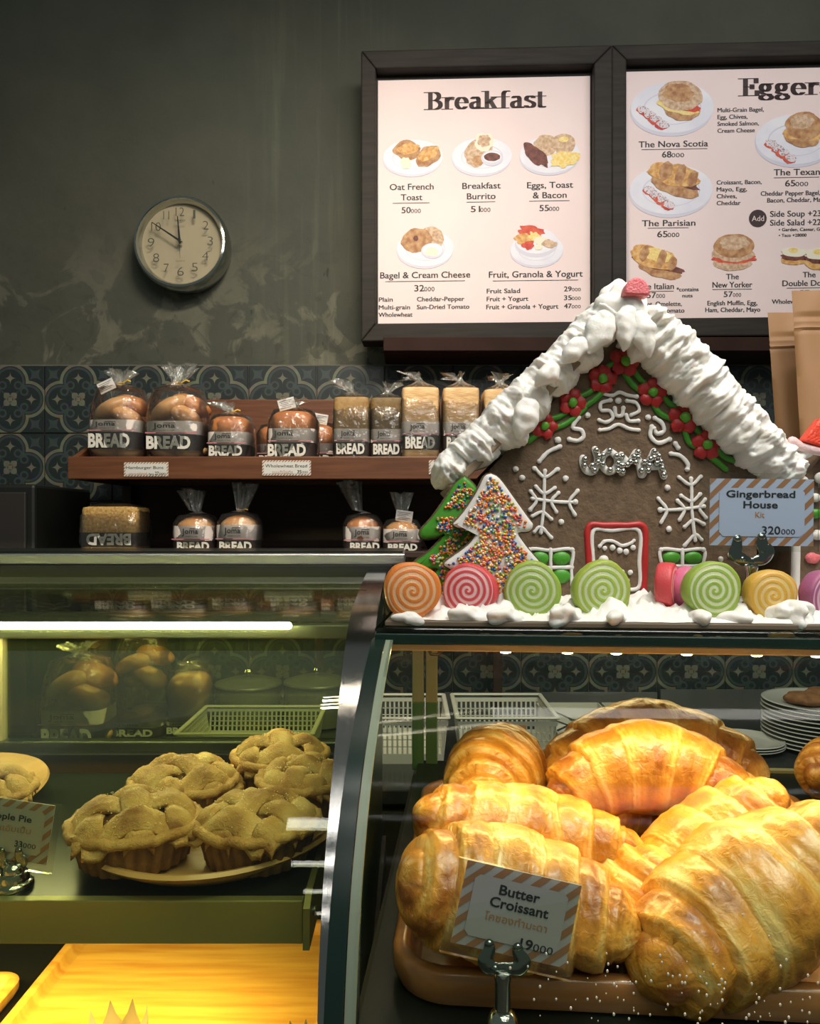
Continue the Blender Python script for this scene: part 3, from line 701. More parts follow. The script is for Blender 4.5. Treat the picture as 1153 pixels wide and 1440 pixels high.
def board2(f, t, ps):
    h_ = MB(); serif(h_, f, 'Eggers', 1038.5, 1167, 133.6, 24, L0, 0); build(h_, 'heading', M['inkbrown'], ps, smooth=False)
    mb = MB(); T = lambda s, a, b, y, c: (text(mb, f, s, a, b, y, c, L0), text(mb, f, s, a+.45, b+.45, y, c, L0+.0001))
    T('The Nova Scotia', 900, 996.6, 203.7, 9); line(mb, f, 904, 996, 206.9); price(mb, f, '68', 932.7, 945.5, 963.7, 218.4)
    for i, (s, b) in enumerate((('Multi-Grain Bagel,', 1074), ('Egg, Chives,', 1051.5), ('Smoked Salmon,', 1067), ('Cream Cheese', 1061.5))): T(s, 1010, b, 156+i*9.7, 6.2)
    T('The Texan', 1088, 1151.5, 246.5, 9.2); line(mb, f, 1088, 1151, 249.8); price(mb, f, '65', 1103.7, 1117.5, 1135.7, 262)
    T('Cheddar Pepper Bagel,', 1070, 1152, 274.8, 6.6); T('Bacon, Cheddar, Mayo', 1079, 1162, 284.4, 6.6)
    T('The Parisian', 904.6, 979, 315.4, 9); line(mb, f, 913, 970, 318.2); price(mb, f, '65', 926, 940, 957, 331)
    for i, (s, b) in enumerate((('Croissant, Bacon,', 1071), ('Mayo, Egg,', 1050.6), ('Chives,', 1036.6), ('Cheddar', 1042))): T(s, 1008.8, b, 258+i*9.7, 6.2)
    T('Side Soup +23', 1083, 1153, 304.6, 8.6); text(mb, f, '000', 1154, 1168, 304.6, 5.5, L0); T('Side Salad +22', 1083, 1153, 317, 8.6); text(mb, f, '000', 1154, 1168, 317, 5.5, L0)
    T('• Garden, Caesar, Greek', 1095, 1165, 325, 4.6); T('• Taco +28000', 1095, 1133, 333, 4.4)
    T('The Italian', 898.7, 949, 404.6, 8.6); line(mb, f, 901.6, 949, 407.6); price(mb, f, '57', 911.5, 924, 937, 417, 8.6); T('*contains', 953, 983.4, 408, 5.6); T('nuts', 961, 975, 416.6, 5.2)
    T('Croissant, Omelette,', 884, 960, 428.5, 6.6); T('Ham, Edam, Tomato', 884, 963.7, 438, 6.6)
    T('The', 1022, 1039.3, 391.8, 8); T('New Yorker', 1003, 1058, 403.4, 8.4); line(mb, f, 1003, 1058, 406); price(mb, f, '57', 1018.7, 1031, 1043, 416.6, 8.2)
    T('English Muffin, Egg,', 996, 1065, 428.3, 6.6); T('Ham, Cheddar, Mayo', 993, 1069, 437.8, 6.6)
    T('The', 1128, 1145.5, 390.3, 8); T('Double Down', 1100, 1168, 402.3, 8.4); line(mb, f, 1106, 1165, 405.2); price(mb, f, '57', 1124, 1137, 1150, 416, 8.2); T('Wholewheat Bread,', 1085.4, 1158, 427, 6.4)
    build(mb, 'menu_text', M['ink'], ps, smooth=False)
    b_ = MB(); blob(b_, f, 1066, 306.7, 12.3, 12.3, L0+.0003, 0, n=32); build(b_, 'printed_badge', M['inkbrown'], ps, smooth=False)
    b_ = MB(); text(b_, f, 'Add', 1057.5, 1074.5, 310.6, 8, L0+.0009); build(b_, 'badge_text', M['poster'], ps, smooth=False)
    frt = lambda x, y: [(x+i*9-(2 if i > 1 else 0), y+i*7, 9.5, 6, 7 if k == 0 else 9, .25, .3) if k == 0 else (x+i*9+.5, y+i*7-1.5, 8.5, 5.2, 9, .25, .3) for i in range(4) for k in (0, 1)]
    dish(f, ps, (947, 148, 58, 38), frt(906, 152)+[(960, 154, 25, 13, 2, .15, .15), (957, 149, 29, 9, 6, .35, .25), (960, 146, 27, 7, 7, .35, .2), (958, 132, 31, 21, 4, .1, .12), (955, 128, 22, 13, 2, .3, 0)])
    dish(f, ps, (945.5, 264, 58, 37), frt(915, 266)+[(950, 258, 36, 15, 2, .25, .35), (949, 250, 37, 7, 5, .4, .36), (951, 244, 36, 16, 3, .25, .25), (938, 238, 9, 14, 2, .2, .3), (958, 243, 7, 15, 2, .2, .3), (975, 250, 7, 12, 2, .2, .3)])
    dish(f, ps, (1119, 196, 56, 37), frt(1084, 203)+[(1127, 196, 24, 12, 2, .15, .1), (1127, 189, 28, 9, 3, .35, .1), (1129, 178, 26, 20, 2, .12, .1), (1126, 172, 16, 10, 4, .3, 0)])
    dish(f, ps, None, [(929, 376, 32, 12, 2, .25, .32), (925, 368, 37, 8, 5, .4, .35), (920, 360, 33, 15, 3, .22, .3), (925, 356, 22, 9, 6, .3, .3), (908, 354, 6, 12, 2, .2, .3), (932, 362, 6, 13, 2, .2, .3), (947, 369, 6, 10, 2, .2, .3)])
    dish(f, ps, None, [(1031, 368, 27, 12, 4, .1, 0), (1033, 362, 32, 8, 7, .35, 0), (1031, 356, 30, 11, 4, .2, .05), (1033, 345, 28, 17, 2, .08, 0), (1033, 341, 20, 10, 4, .3, 0)])
    dish(f, ps, None, [(1114, 367, 17, 6, 3, .2, .1), (1115, 362, 18, 5, 5, .3, .1), (1116, 355, 18, 6.5, 8, .2, .05), (1115, 352.5, 7, 3.5, 6, .1, 0), (1148, 372, 17, 8, 3, .2, .1), (1149, 366, 18, 6, 5, .3, .1), (1150, 358, 20, 8, 8, .2, .05), (1150, 355, 8, 4, 6, .1, 0)])
menu_board('menu_board', 'dark framed menu board headed Breakfast, nearer the wall clock', (508.5, 76, 856.5, 482), (531, 108.4, 829, 456), 2.20, math.radians(2.2), board1)
menu_board('menu_board', 'dark framed menu board headed Eggers, above the gingerbread house', (858.5, 68, 1206, 476), (881, 96, 1178, 449), 2.185, math.radians(2.2), board2)
# dark wooden ledge that the boards stand on, with brackets
lg = thing('display_ledge', 'dark reddish wooden ledge under the two menu boards', 'ledge', P(830, 502, 2.25))
a = P(540, 484, 2.2); b = P(1250, 502, 2.2)
build(MB().box(a.x, b.x, 2.15, 2.305, b.z, a.z), 'plank', M['ledge'], lg, smooth=False, bevel=.004)
build(MB().box(a.x, b.x, 2.14, 2.155, b.z+.004, a.z+.006), 'front_lip', M['ledge'], lg, smooth=False, bevel=.002)

# ============================================================ bread shelf
XL = -.825; XR = .30
bs = thing('bread_shelf', 'stained wooden two-tier bread shelf in front of the patterned tiles', 'shelf', (-.25, 2.1, Zr(-.54)))
z1 = Zr(.155)
build(MB().box(XL, XR, 1.885, 1.905, Zr(.105), Zr(.1595)), 'front_board', M['wood_shelf'], bs, smooth=False, bevel=.002)
build(MB().box(XL+.015, XR-.015, 1.905, 2.255, Zr(.135), z1-.001), 'upper_board', M['wood_shelf'], bs, smooth=False)
build(MB().box(XL, XR, 2.255, 2.270, Zr(.105), Zr(.355)), 'back_board', M['wood_shelf'], bs, smooth=False, bevel=.002)
def side(x0, x1, name='side_board'):
    vs = [(x, y, z) for x in (x0, x1) for y, z in ((1.905, Zr(.105)), (2.255, Zr(.105)), (2.255, Zr(.300)), (1.905, Zr(.1595)))]
    build(MB().add(vs, [(0, 1, 2, 3), (7, 6, 5, 4), (0, 4, 5, 1), (1, 5, 6, 2), (2, 6, 7, 3), (3, 7, 4, 0)]), name, M['wood_shelf'], bs, smooth=False, bevel=.002)
side(XL, XL+.014); side(XR-.014, XR)
build(MB().box(XL, XR, 1.90, 2.255, Zr(-.085), Zr(-.070)), 'lower_board', M['wood_dark'], bs, smooth=False, bevel=.002)
build(MB().box(XL, XR, 2.24, 2.255, Zr(-.07), Zr(.105)), 'lower_back_board', M['wood_dark'], bs, smooth=False)
for x in (XL+.05, -.26, XR-.05): build(MB().box(x-.012, x+.012, 2.225, 2.239, Zr(-.54), Zr(-.085)), 'support_post', M['wood_dark'], bs, smooth=False)
for x in (XL+.03, XR-.03): build(MB().box(x-.01, x+.01, 2.2, 2.239, Zr(-.07), Zr(.105)), 'upright', M['wood_dark'], bs, smooth=False)

# ============================================================ bread bags
def bag_thing(kind, w, d, h, label, group, name, seed, mcrust, logo_side=1, b0=.04, bm=.26, b1=.42, flip=False, tagged=False, tw=1.0, tuft=.35, lean=0, tieon=False, tx=0):
    rnd = random.Random(seed)
    t = thing(name, label, 'bread', (0, 0, 0), 0, group)
    fl = Matrix.Translation((0, 0, h)) @ Matrix.Rotation(PI, 4, 'Y') if flip else None
    if kind == 'square':
        lv = [(0.002, w*.485, d*.485), (.008, w*.5, d*.5)]+[(h*i/10, w*.5, d*.5) for i in range(1, 10)]+[(h-.008, w*.5, d*.5), (h-.002, w*.485, d*.485), (h, w*.40, d*.42)]
        build(MB().loft(lv, 9, 48, nz=.03, nf=22, seed=seed), 'loaf', mcrust, t, world=False, tf=fl)
    elif kind == 'loaf':
        lv = [(.002, w*.44, d*.46), (.012, w*.47, d*.48), (h*.3, w*.47, d*.49), (h*.55, w*.46, d*.49), (h*.68, w*.50, d*.50), (h*.80, w*.50, d*.49), (h*.90, w*.45, d*.45), (h*.97, w*.34, d*.38), (h, w*.15, d*.2)]
        build(MB().loft(lv, 3.2, 40, nz=.07, nf=18, seed=seed), 'loaf', mcrust, t, world=False)
    elif kind == 'dome':
        lv = [(.002, w*.40, d*.42), (.012, w*.47, d*.47), (h*.35, w*.50, d*.50), (h*.6, w*.50, d*.50), (h*.80, w*.43, d*.43), (h*.93, w*.29, d*.31), (h, w*.1, d*.12)]
        build(MB().loft(lv, 2.3, 40, nz=.06, nf=18, seed=seed), 'loaf', mcrust, t, world=False)
    elif kind == 'buns':
        for i, (bx_, by_, bz_, ry, cr) in enumerate(((-.24, -.12, .17, .25, 0), (.24, -.08, .14, -.2, 0), (0, .2, .2, .1, 0), (-.14, -.06, .80, -.45, 0), (.17, -.08, .66, .6, 0), (.20, .18, .88, .35, 1), (-.05, .2, .62, -.2, 0))):
            r_ = Matrix.Rotation(ry+rnd.uniform(-.1, .1), 3, 'Y')
            build(MB().ball((bx_*w, by_*d, bz_*h), w*(.36 if bz_ > .5 else .30), 24, 14, sc=(1.05, .95, .52), nz=.08, nf=30, rot=r_), 'bun', M['bunred'] if cr else mcrust, t, world=False)
    # printed paper band around the front
    ex = 9 if kind == 'square' else 4
    k = 1.02
    def ringband(za, zb, nm, m):
        lv = [(za, w*.5*k, d*.5*k), ((za+zb)/2, w*.502*k, d*.502*k), (zb, w*.5*k, d*.5*k)]
        mb = MB().loft(lv, ex, 40, nz=.012, nf=40, seed=seed+3); mb.f = mb.f[:-2]; mb.m = mb.m[:-2]
        return build(mb, nm, m, t, world=False, tf=fl)
    zb0, zbm, zb1 = h*b0, h*bm, h*b1
    ringband(zb0, zbm, 'dark_band', M['banddark']); lb = ringband(zbm, zb1, 'label_band', M['band'])
    f = Fr((0, -d*.5*k-.0022, 0), (1, 0, 0), (0, 0, -1), 0, 0)
    cw = w*.5*.82*tw
    mb = MB(); text(mb, f, 'BREAD', -cw+tx, cw*.92+tx, -(zb0+(zbm-zb0)*.12), (zbm-zb0)*.76, .0006, 0, bold=.045)
    build(mb, 'lettering', M['letter'], t, world=False, smooth=False, tf=fl)
    mb = MB(); text(mb, f, 'J', -.30*w+tx, -.24*w+tx, -(zbm+(zb1-zbm)*.42), (zb1-zbm)*.42, .0006, 0); text(mb, f, 'oma', -.22*w+tx, .10*w+tx, -(zbm+(zb1-zbm)*.48), (zb1-zbm)*.36, .0006, 0, bold=.01)
    for a_, b_ in ((-.10, -.095), (.0, .005), (.10, .105)): quad(mb, f, a_*w+tx, b_*w+tx, -(zbm+(zb1-zbm)*.82), -(zbm+(zb1-zbm)*.44), .0006)
    quad(mb, f, -.10*w+tx, .105*w+tx, -(zbm+(zb1-zbm)*.84), -(zbm+(zb1-zbm)*.80), .0006)
    text(mb, f, 'BAKERY & CAFE', -.20*w+tx, .10*w+tx, -(zbm+(zb1-zbm)*.26), (zb1-zbm)*.07, .0006)
    build(mb, 'logo_print', M['ink'], t, world=False, smooth=False, tf=fl)
    mb = MB(); quad(mb, f, -w*.46, w*.46, -(zbm+(zb1-zbm)*.13), -(zbm+(zb1-zbm)*.06), .0004); build(mb, 'band_line', M['bandpink'], t, world=False, smooth=False, tf=fl)
    # plastic film with a gathered neck
    if not flip:
        e = .506*k+.03
        top = h*1.02
        if kind == 'buns': top = h*1.10
        lv = [(.001, w*(e-.03), d*(e-.03)), (h*.2, w*e, d*e), (h*.5, w*e, d*e), (h*.8, w*e*.98, d*e*.96), (top, w*e*.8, d*e*.7), (top+h*.06, w*.22, d*.2, tx*.3), (top+h*.10, w*.06, d*.06, tx*.5),
              (top+h*.16, w*.10, d*.05, lean*.4), (top+h*tuft, w*.24, d*.12, lean)]
        mb = MB().loft(lv, 3 if kind != 'square' else 6, 44, nz=.09, nf=28, seed=seed+7)
        for i_ in range(44*6, len(mb.v)):
            x_, y_, z_ = mb.v[i_]; a_ = (i_ % 44)*2*PI/44; g_ = 1+.45*math.sin(a_*7+seed)
            mb.v[i_] = (x_*g_, y_*g_*2.2, z_+(.12*h*noise.noise(Vector((x_*90, y_*90, seed))) if i_ >= 44*8 else 0))
        mb.f = mb.f[:-2]; mb.m = mb.m[:-2]
        nb = len(lv)
        b2 = MB(); b2.v = mb.v[:44*6]; sg = 44
        main = [q for i, q in enumerate(mb.f) if i < sg*5]; neck = [q for i, q in enumerate(mb.f) if i >= sg*5]
        b2.f = main; b2.m = [0]*len(main); bag = build(b2, 'plastic_bag', M['film'], t, world=False, auto=180)
        b3 = MB(); b3.v = mb.v[44*5:]; neck = [tuple(i_-44*5 for i_ in q) for q in neck]; b3.f = neck; b3.m = [0]*len(neck); build(b3, 'gathered_neck', M['tuft'], t, world=False, auto=180)
        if tieon:
            mb = MB().lathe([(w*.075, -.003), (w*.09, 0), (w*.075, .003)], 14, c=(tx*.5, 0, top+h*.10), close=True)
            mb.tube([(w*.07, -.01, top+h*.10), (w*.16, -.012, top+h*.14), (w*.22, -.012, top+h*.12)], .0018, 6); build(mb, 'tie', M['tie'], t, world=False)
        if tagged:
            R_ = Matrix.Rotation(-.28*tagged, 3, 'Y'); c_ = Vector((-.13*w*tagged, -d*.2, h*1.13))
            mb = MB().box(-.021, .021, -.0006, .0006, -.013, .015, tf=lambda v: c_+R_ @ v); sk = build(mb, 'price_sticker', M['card'], t, world=False, smooth=False)
            ff = Fr(c_, R_ @ Vector((1, 0, 0)), R_ @ Vector((0, 0, -1)))
            mb = MB()
            for i in range(5): quad(mb, ff, -.017+.003*(i % 2), .015-.005*(i % 3), -.010+i*.0042, -.009+i*.0042, .0010)
            build(mb, 'sticker_print', M['inkbrown'], sk, world=False, smooth=False)
    return t
def put(t, px, d, z, rz=0): t.location = ((px-576.5)/F*d, d, z); t.rotation_euler = (0, 0, rz)
kd = 1.975/F
ZS = z1
GU = 'bagged loaves on the upper bread shelf'
GB = 'bags of hamburger buns'
t = bag_thing('buns', 72*kd, .12, 92*kd, 'clear bag of pale hamburger buns with a square tag, far left of upper shelf', GB, 'bun_bag', 1, M['bun'], b0=.16, bm=.42, b1=.60, tagged=1.6, tuft=.28, tieon=True, tx=-.004); put(t, 170, 1.985, ZS)
t = bag_thing('buns', 77*kd, .12, 92*kd, 'clear bag of golden hamburger buns, second from the left on the upper shelf', GB, 'bun_bag', 2, M['bun'], b0=.14, bm=.38, b1=.58, tuft=.36, lean=.004, tieon=True, tx=-.004); put(t, 251, 1.985, ZS)
t = bag_thing('loaf', 58*kd, .115, 62*kd, 'round-topped brown loaf in clear bag beside the second bag of buns', GU, 'bread_loaf', 3, M['crust'], b0=.06, bm=.34, b1=.62, tuft=.30, lean=-.02, tieon=True); put(t, 326, 1.98, ZS)
t = bag_thing('loaf', 60*kd, .10, 60*kd, 'small brown loaf mostly hidden behind the left of the wholewheat loaf', GU, 'bread_loaf', 4, M['crust'], b0=.04, bm=.26, b1=.52, tuft=.2); put(t, 392, 2.145, ZS)
t = bag_thing('loaf', 66*kd, .115, 69*kd, 'wholewheat loaf in clear bag with white sticker above its price card', GU, 'bread_loaf', 5, M['crust'], b0=.04, bm=.34, b1=.62, tagged=.9, tuft=.22, tx=-.006); put(t, 413, 1.975, ZS)
t = bag_thing('loaf', 56*kd, .10, 62*kd, 'brown loaf peeking out between wholewheat loaf and olive square loaf', GU, 'bread_loaf', 6, M['crust'], b0=.04, bm=.26, b1=.52, tagged=-.6, tuft=.2); put(t, 447, 2.145, ZS)
t = bag_thing('square', 49*kd, .11, 87*kd, 'tall square olive-brown loaf beside the wholewheat loaves', GU, 'square_loaf', 7, M['brownloaf'], b0=.07, bm=.28, b1=.49, tuft=.26, lean=-.02); put(t, 496, 1.98, ZS)
t = bag_thing('square', 46*kd, .11, 87*kd, 'tall square dark brown loaf left of the pale square loaves', GU, 'square_loaf', 8, M['brownloaf2'], b0=.07, bm=.28, b1=.49, tuft=.22, lean=.01); put(t, 545, 1.99, ZS)
t = bag_thing('square', 51*kd, .11, 99*kd, 'tallest pale yellow square loaf, first of the pale ones from the clock side', GU, 'square_loaf', 9, M['crumb'], b0=.13, bm=.33, b1=.52, tuft=.20, lean=-.02); put(t, 590.5, 1.965, ZS, .02)
t = bag_thing('square', 50*kd, .11, 99*kd, 'pale yellow square loaf with label, middle one of the three pale loaves', GU, 'square_loaf', 10, M['crumb'], b0=.13, bm=.33, b1=.52, tuft=.18, lean=-.015); put(t, 647, 1.97, ZS)
t = bag_thing('square', 50*kd, .11, 97*kd, 'pale square loaf half hidden by the icing roof of the gingerbread house', GU, 'square_loaf', 11, M['crumb'], b0=.13, bm=.33, b1=.52, tuft=.22); put(t, 703, 1.975, ZS)
GL = 'bagged loaves on the lower bread shelf'; ZL = Zr(-.07)
t = bag_thing('square', 77*kd, .11, 61*kd, 'seeded square loaf with upside-down lettering, alone on the lower shelf', GL, 'square_loaf', 12, M['seedloaf'], b0=.10, bm=.42, b1=.421, flip=False); put(t, 164, 1.965, ZL)
for ch in list(t.children):
    if ch.name.split('.')[0] in ('lettering',):
        hh = 61*kd; ch.data.transform(Matrix.Translation((0, 0, hh*.52)) @ Matrix.Rotation(PI, 4, 'Y'))
    if ch.name.split('.')[0] in ('logo_print', 'band_line', 'label_band', 'gathered_neck'): bpy.data.objects.remove(ch)
t = bag_thing('dome', 56*kd, .11, 48*kd, 'dome-topped loaf on lower shelf, left one of the pair left of centre', GL, 'bread_loaf', 13, M['bun'], b0=.0, bm=.30, b1=.72, tuft=.75, lean=-.01, tx=.008); put(t, 277, 1.975, ZL)
t = bag_thing('dome', 56*kd, .11, 50*kd, 'dome-topped loaf with long twisted neck, right of that same pair', GL, 'bread_loaf', 14, M['bun'], b0=.0, bm=.30, b1=.72, tuft=.85, lean=.012, tieon=True, tx=.004); put(t, 337, 1.97, ZL)
t = bag_thing('dome', 51*kd, .11, 48*kd, 'dome-topped loaf on the lower shelf below the olive square loaf', GL, 'bread_loaf', 15, M['bunred'], b0=.0, bm=.28, b1=.70, tuft=1.0, lean=-.025, tx=.010); put(t, 510, 1.975, ZL)
t = bag_thing('dome', 51*kd, .11, 42*kd, 'pale low dome-topped loaf with sticker, nearest the cookie trees on the lower shelf', GL, 'bread_loaf', 16, M['bun'], b0=.0, bm=.28, b1=.72, tagged=-.5, tuft=.9, tx=.004); put(t, 565, 1.97, ZL)

# ============================================================ cards
def striped_card(fr, w, h, inset, mats, parent, stripe=9, gap=18, th=.0008, sleeve=None, sh=0):
    u0, v0 = fr.cu-w/2, fr.cv-h/2
    mb = MB(); quad(mb, fr, u0, u0+w, v0, v0+h, 0, th=th); pc = build(mb, 'paper_card', mats[0], parent, smooth=False)
    mb = MB(); k = -h
    while k < w+h:
        pl = clip([(k, h), (k+stripe, h), (k+stripe+h, 0), (k+h, 0)], 0, w, 0, h)
        if pl: poly(mb, fr, [(u0+a, v0+b) for a, b in pl], .0003)
        k += gap
    build(mb, 'printed_stripe', mats[1], pc, smooth=False)
    i = inset; n = inset*.45; A = [(i+n, i), (w-i-n, i), (w-i, i+n), (w-i, h-i-n), (w-i-n, h-i), (i+n, h-i), (i, h-i-n), (i, i+n)]
    mb = MB(); poly(mb, fr, [(u0+a, v0+b) for a, b in A], .0006); build(mb, 'printed_field', mats[0], pc, smooth=False)
    if sleeve:
        a, b, c, d_ = sleeve; mb = MB(); quad(mb, fr, u0-a, u0+w+b, v0-c, v0+h+d_, .0016, th=.0030); build(mb, 'plastic_sleeve', M['sleeve'], parent, smooth=False)
    return pc
def words(fr, pc, items, m, nm, lift=.0009):
    mb = MB()
    for s, a, b, y, c, bo in items: text(mb, fr, s, a, b, y, c, lift, bold=bo)
    build(mb, nm, m, pc, smooth=False)
# shelf price cards
for (cx_, cy_, w, h, items, it2, lab) in (
    (205.5, 660, 62.5, 20, [('Hamburger Buns', 177.5, 230, 659.5, 4.3, .004), ('27', 218, 223.5, 667.6, 4.4, .02), ('000', 224, 233, 667.6, 3, 0), ('4pcs', 209, 216, 667.6, 2.8, 0)], [('แฮมเบอร์เกอร์', 181, 207, 668, 3.6, 0)], 'small striped price card reading Hamburger Buns on the shelf edge'),
    (403, 658, 68.5, 21.5, [('Wholewheat Bread', 373, 432, 657.3, 4.6, .004), ('35', 418, 424, 665.4, 4.4, .02), ('000', 424.6, 433, 665.4, 3, 0)], [('ขนมปังโฮลวีต', 383, 412, 666, 4, 0)], 'small striped price card reading Wholewheat Bread on the shelf edge'),
    (633, 657, 60, 20, [], [], 'small striped price card on the shelf edge half hidden by the icing roof')):
    f_ = sheet(cx_, cy_, 1.8835); f_.N = Vector((0, -1, 0))
    t = thing('price_card', lab, 'price card', f_.p(cx_, cy_+h/2), 0, 'price cards on the shelf edge')
    pc = striped_card(f_, w, h, 2.4, (M['card'], M['kraft']), t, 1.9, 4.2)
    if items: words(f_, pc, items, M['ink'], 'printed_text'); words(f_, pc, it2, M['kraftink'], 'printed_script')

# ============================================================ left display case with curved glass
XC0, XC1 = -1.15, -.050
lc = thing('curved_display_case', 'curved glass bakery display case with brushed steel end strip', 'display case', (-.6, 1.0, 0))
PROF = [(1.28, -.080), (1.18, -.083), (1.08, -.089), (.98, -.097), (.90, -.106), (.85, -.116), (.80, -.136), (.748, -.165), (.702, -.200), (.658, -.235), (.617, -.270), (.590, -.305), (.574, -.34), (.567, -.38), (.560, -.42), (.557, -.47), (.556, -.52)]
PR = [Vector((0, y, Zr(z))) for y, z in PROF]; PR = smooth_path(PR, 3)
def profile_sheet(x0, x1, off, th, name, m, parent):
    n = len(PR); vs = []
    for x in (x0, x1):
        for k in (off, off-th):
            for i, p in enumerate(PR):
                t = (PR[min(i+1, n-1)]-PR[max(i-1, 0)]).normalized(); nn = Vector((0, t.z, -t.y)).normalized()
                if nn.z < 0 and nn.y > 0: nn = -nn
                q = p+nn*k; vs.append((x, q.y, q.z))
    fs = []
    for i in range(n-1):
        a, b, c, d = i, n+i, 2*n+i, 3*n+i
        fs += [(a, a+1, c+1, c), (b, d, d+1, b+1), (a, b, b+1, a+1), (c, c+1, d+1, d)]
    fs += [(0, 2*n, 3*n, n), (n-1, 2*n-1, 4*n-1, 3*n-1)]
    return build(MB().add(vs, fs), name, m, parent, auto=60)
profile_sheet(XC0, -.067, .0, .005, 'curved_glass', M['glass_left'], lc)
profile_sheet(-.067, -.037, .004, .008, 'end_strip', M['strip'], lc)
# end panel
pts = [(p.y, p.z) for p in PR]+[(1.30, Zr(-.52)), (1.30, Zr(-.08))]
vs = [(x, y+.004, z-.004) for x in (-.056, -.046) for y, z in pts]; n = len(pts)
build(MB().add(vs, [tuple(range(n)), tuple(range(2*n-1, n-1, -1))]+[(i, (i+1) % n, n+(i+1) % n, n+i) for i in range(n)]), 'end_panel', M['sideglass'], lc, smooth=False)
# steel top behind the glass
build(MB().box(XC0, -.008, 1.284, 1.47, Zr(-.070), Zr(-.0505)), 'top_rail', M['steel'], lc, smooth=False, bevel=.003)
build(MB().box(XC0, -.012, 1.300, 1.46, Zr(-.050), Zr(-.0475)), 'top_plate', M['blackglass'], lc, smooth=False)
build(MB().box(XC0, -.03, 1.272, 1.30, Zr(-.100), Zr(-.070)), 'under_rail', M['dark'], lc, smooth=False)
# rear sliding doors
build(MB().box(XC0, -.058, 1.01, 1.03, Zr(-.150), Zr(-.132)), 'door_head_rail', M['rail_steel'], lc, smooth=False, bevel=.002)
build(MB().box(XC0, -.058, 1.01, 1.03, Zr(-.297), Zr(-.283)), 'door_bottom_rail', M['rail_steel'], lc, smooth=False, bevel=.002)
build(MB().box(XC0, -.058, 1.00, 1.035, Zr(-.52), Zr(-.297)), 'rear_panel', M['dark'], lc, smooth=False)
build(MB().box(XC0, -.531, 1.017, 1.020, Zr(-.283), Zr(-.150)), 'sliding_door', M['glass_door'], lc, smooth=False)
build(MB().box(-.533, -.058, 1.024, 1.027, Zr(-.283), Zr(-.150)), 'sliding_door', M['glass_door'], lc, smooth=False)
build(MB().box(-.536, -.529, 1.0155, 1.0285, Zr(-.283), Zr(-.150)), 'door_edge', M['beige'], lc, smooth=False)
build(MB().box(XC0, -.058, 1.03, 1.28, Zr(-.094), Zr(-.088)), 'roof_panel', M['glass_left'], lc, smooth=False)
# lamp tube
mb = MB().tube([(XC0+.02, .965, Zr(-.127)), (-.15, .965, Zr(-.127))], .0045, 12); build(mb, 'lamp_tube', M['tube'], lc)
build(MB().box(XC0, -.058, .958, .985, Zr(-.121), Zr(-.112)), 'lamp_holder', M['rail_steel'], lc, smooth=False)
# upper shelf for the pies
build(MB().box(XC0, -.086, .652, .975, Zr(-.322), Zr(-.312)), 'glass_shelf', M['blackglass'], lc, smooth=False, bevel=.001)
mb = MB().box(XC0, -.088, .642, .652, Zr(-.346), Zr(-.3105)); build(mb, 'shelf_rail', M['shelf_rail'], lc, smooth=False, bevel=.001)
mb = MB(); vs = [(x, y, z) for x in (-.0875, -.082) for y, z in ((.638, Zr(-.349)), (.975, Zr(-.355)), (.975, Zr(-.310)), (.660, Zr(-.308)), (.640, Zr(-.316)))]
mb.add(vs, [(0, 1, 2, 3, 4), (9, 8, 7, 6, 5)]+[(i, (i+1) % 5, 5+(i+1) % 5, 5+i) for i in range(5)]); br = build(mb, 'shelf_bracket', M['shelf_rail'], lc, smooth=False)
mb = MB().lathe([(.004, 0), (.004, .002), (.002, .003)], 14, tf=lambda v: Vector((-.082+v.z, .662+v.x, Zr(-.328)+v.y))); build(mb, 'screw', M['chrome'], br)
build(MB().box(XC0, -.095, .668, .690, Zr(-.342), Zr(-.3225)), 'lamp_housing', M['rail_steel'], lc, smooth=False)
area('case_lamp_lower', (-.60, .70, Zr(-.345)), (-.60, .76, Zr(-.60)), .9, .03, 2.9, (1.0, .72, .26), 150)
# deck and body
build(MB().box(XC0, -.058, .565, .998, Zr(-.50), Zr(-.475)), 'deck', M['dark'], lc, smooth=False)
build(MB().box(XC0, -.040, .575, 1.30, .0, Zr(-.52)), 'cabinet_body', M['cabinet'], lc, smooth=False)
for i in range(2): build(MB().box(XC0+.03+i*.54, XC0+.03+i*.54+.52, .556, .574, .10, Zr(-.56)), 'cabinet_door', M['cabinet'], lc, smooth=False, bevel=.003)

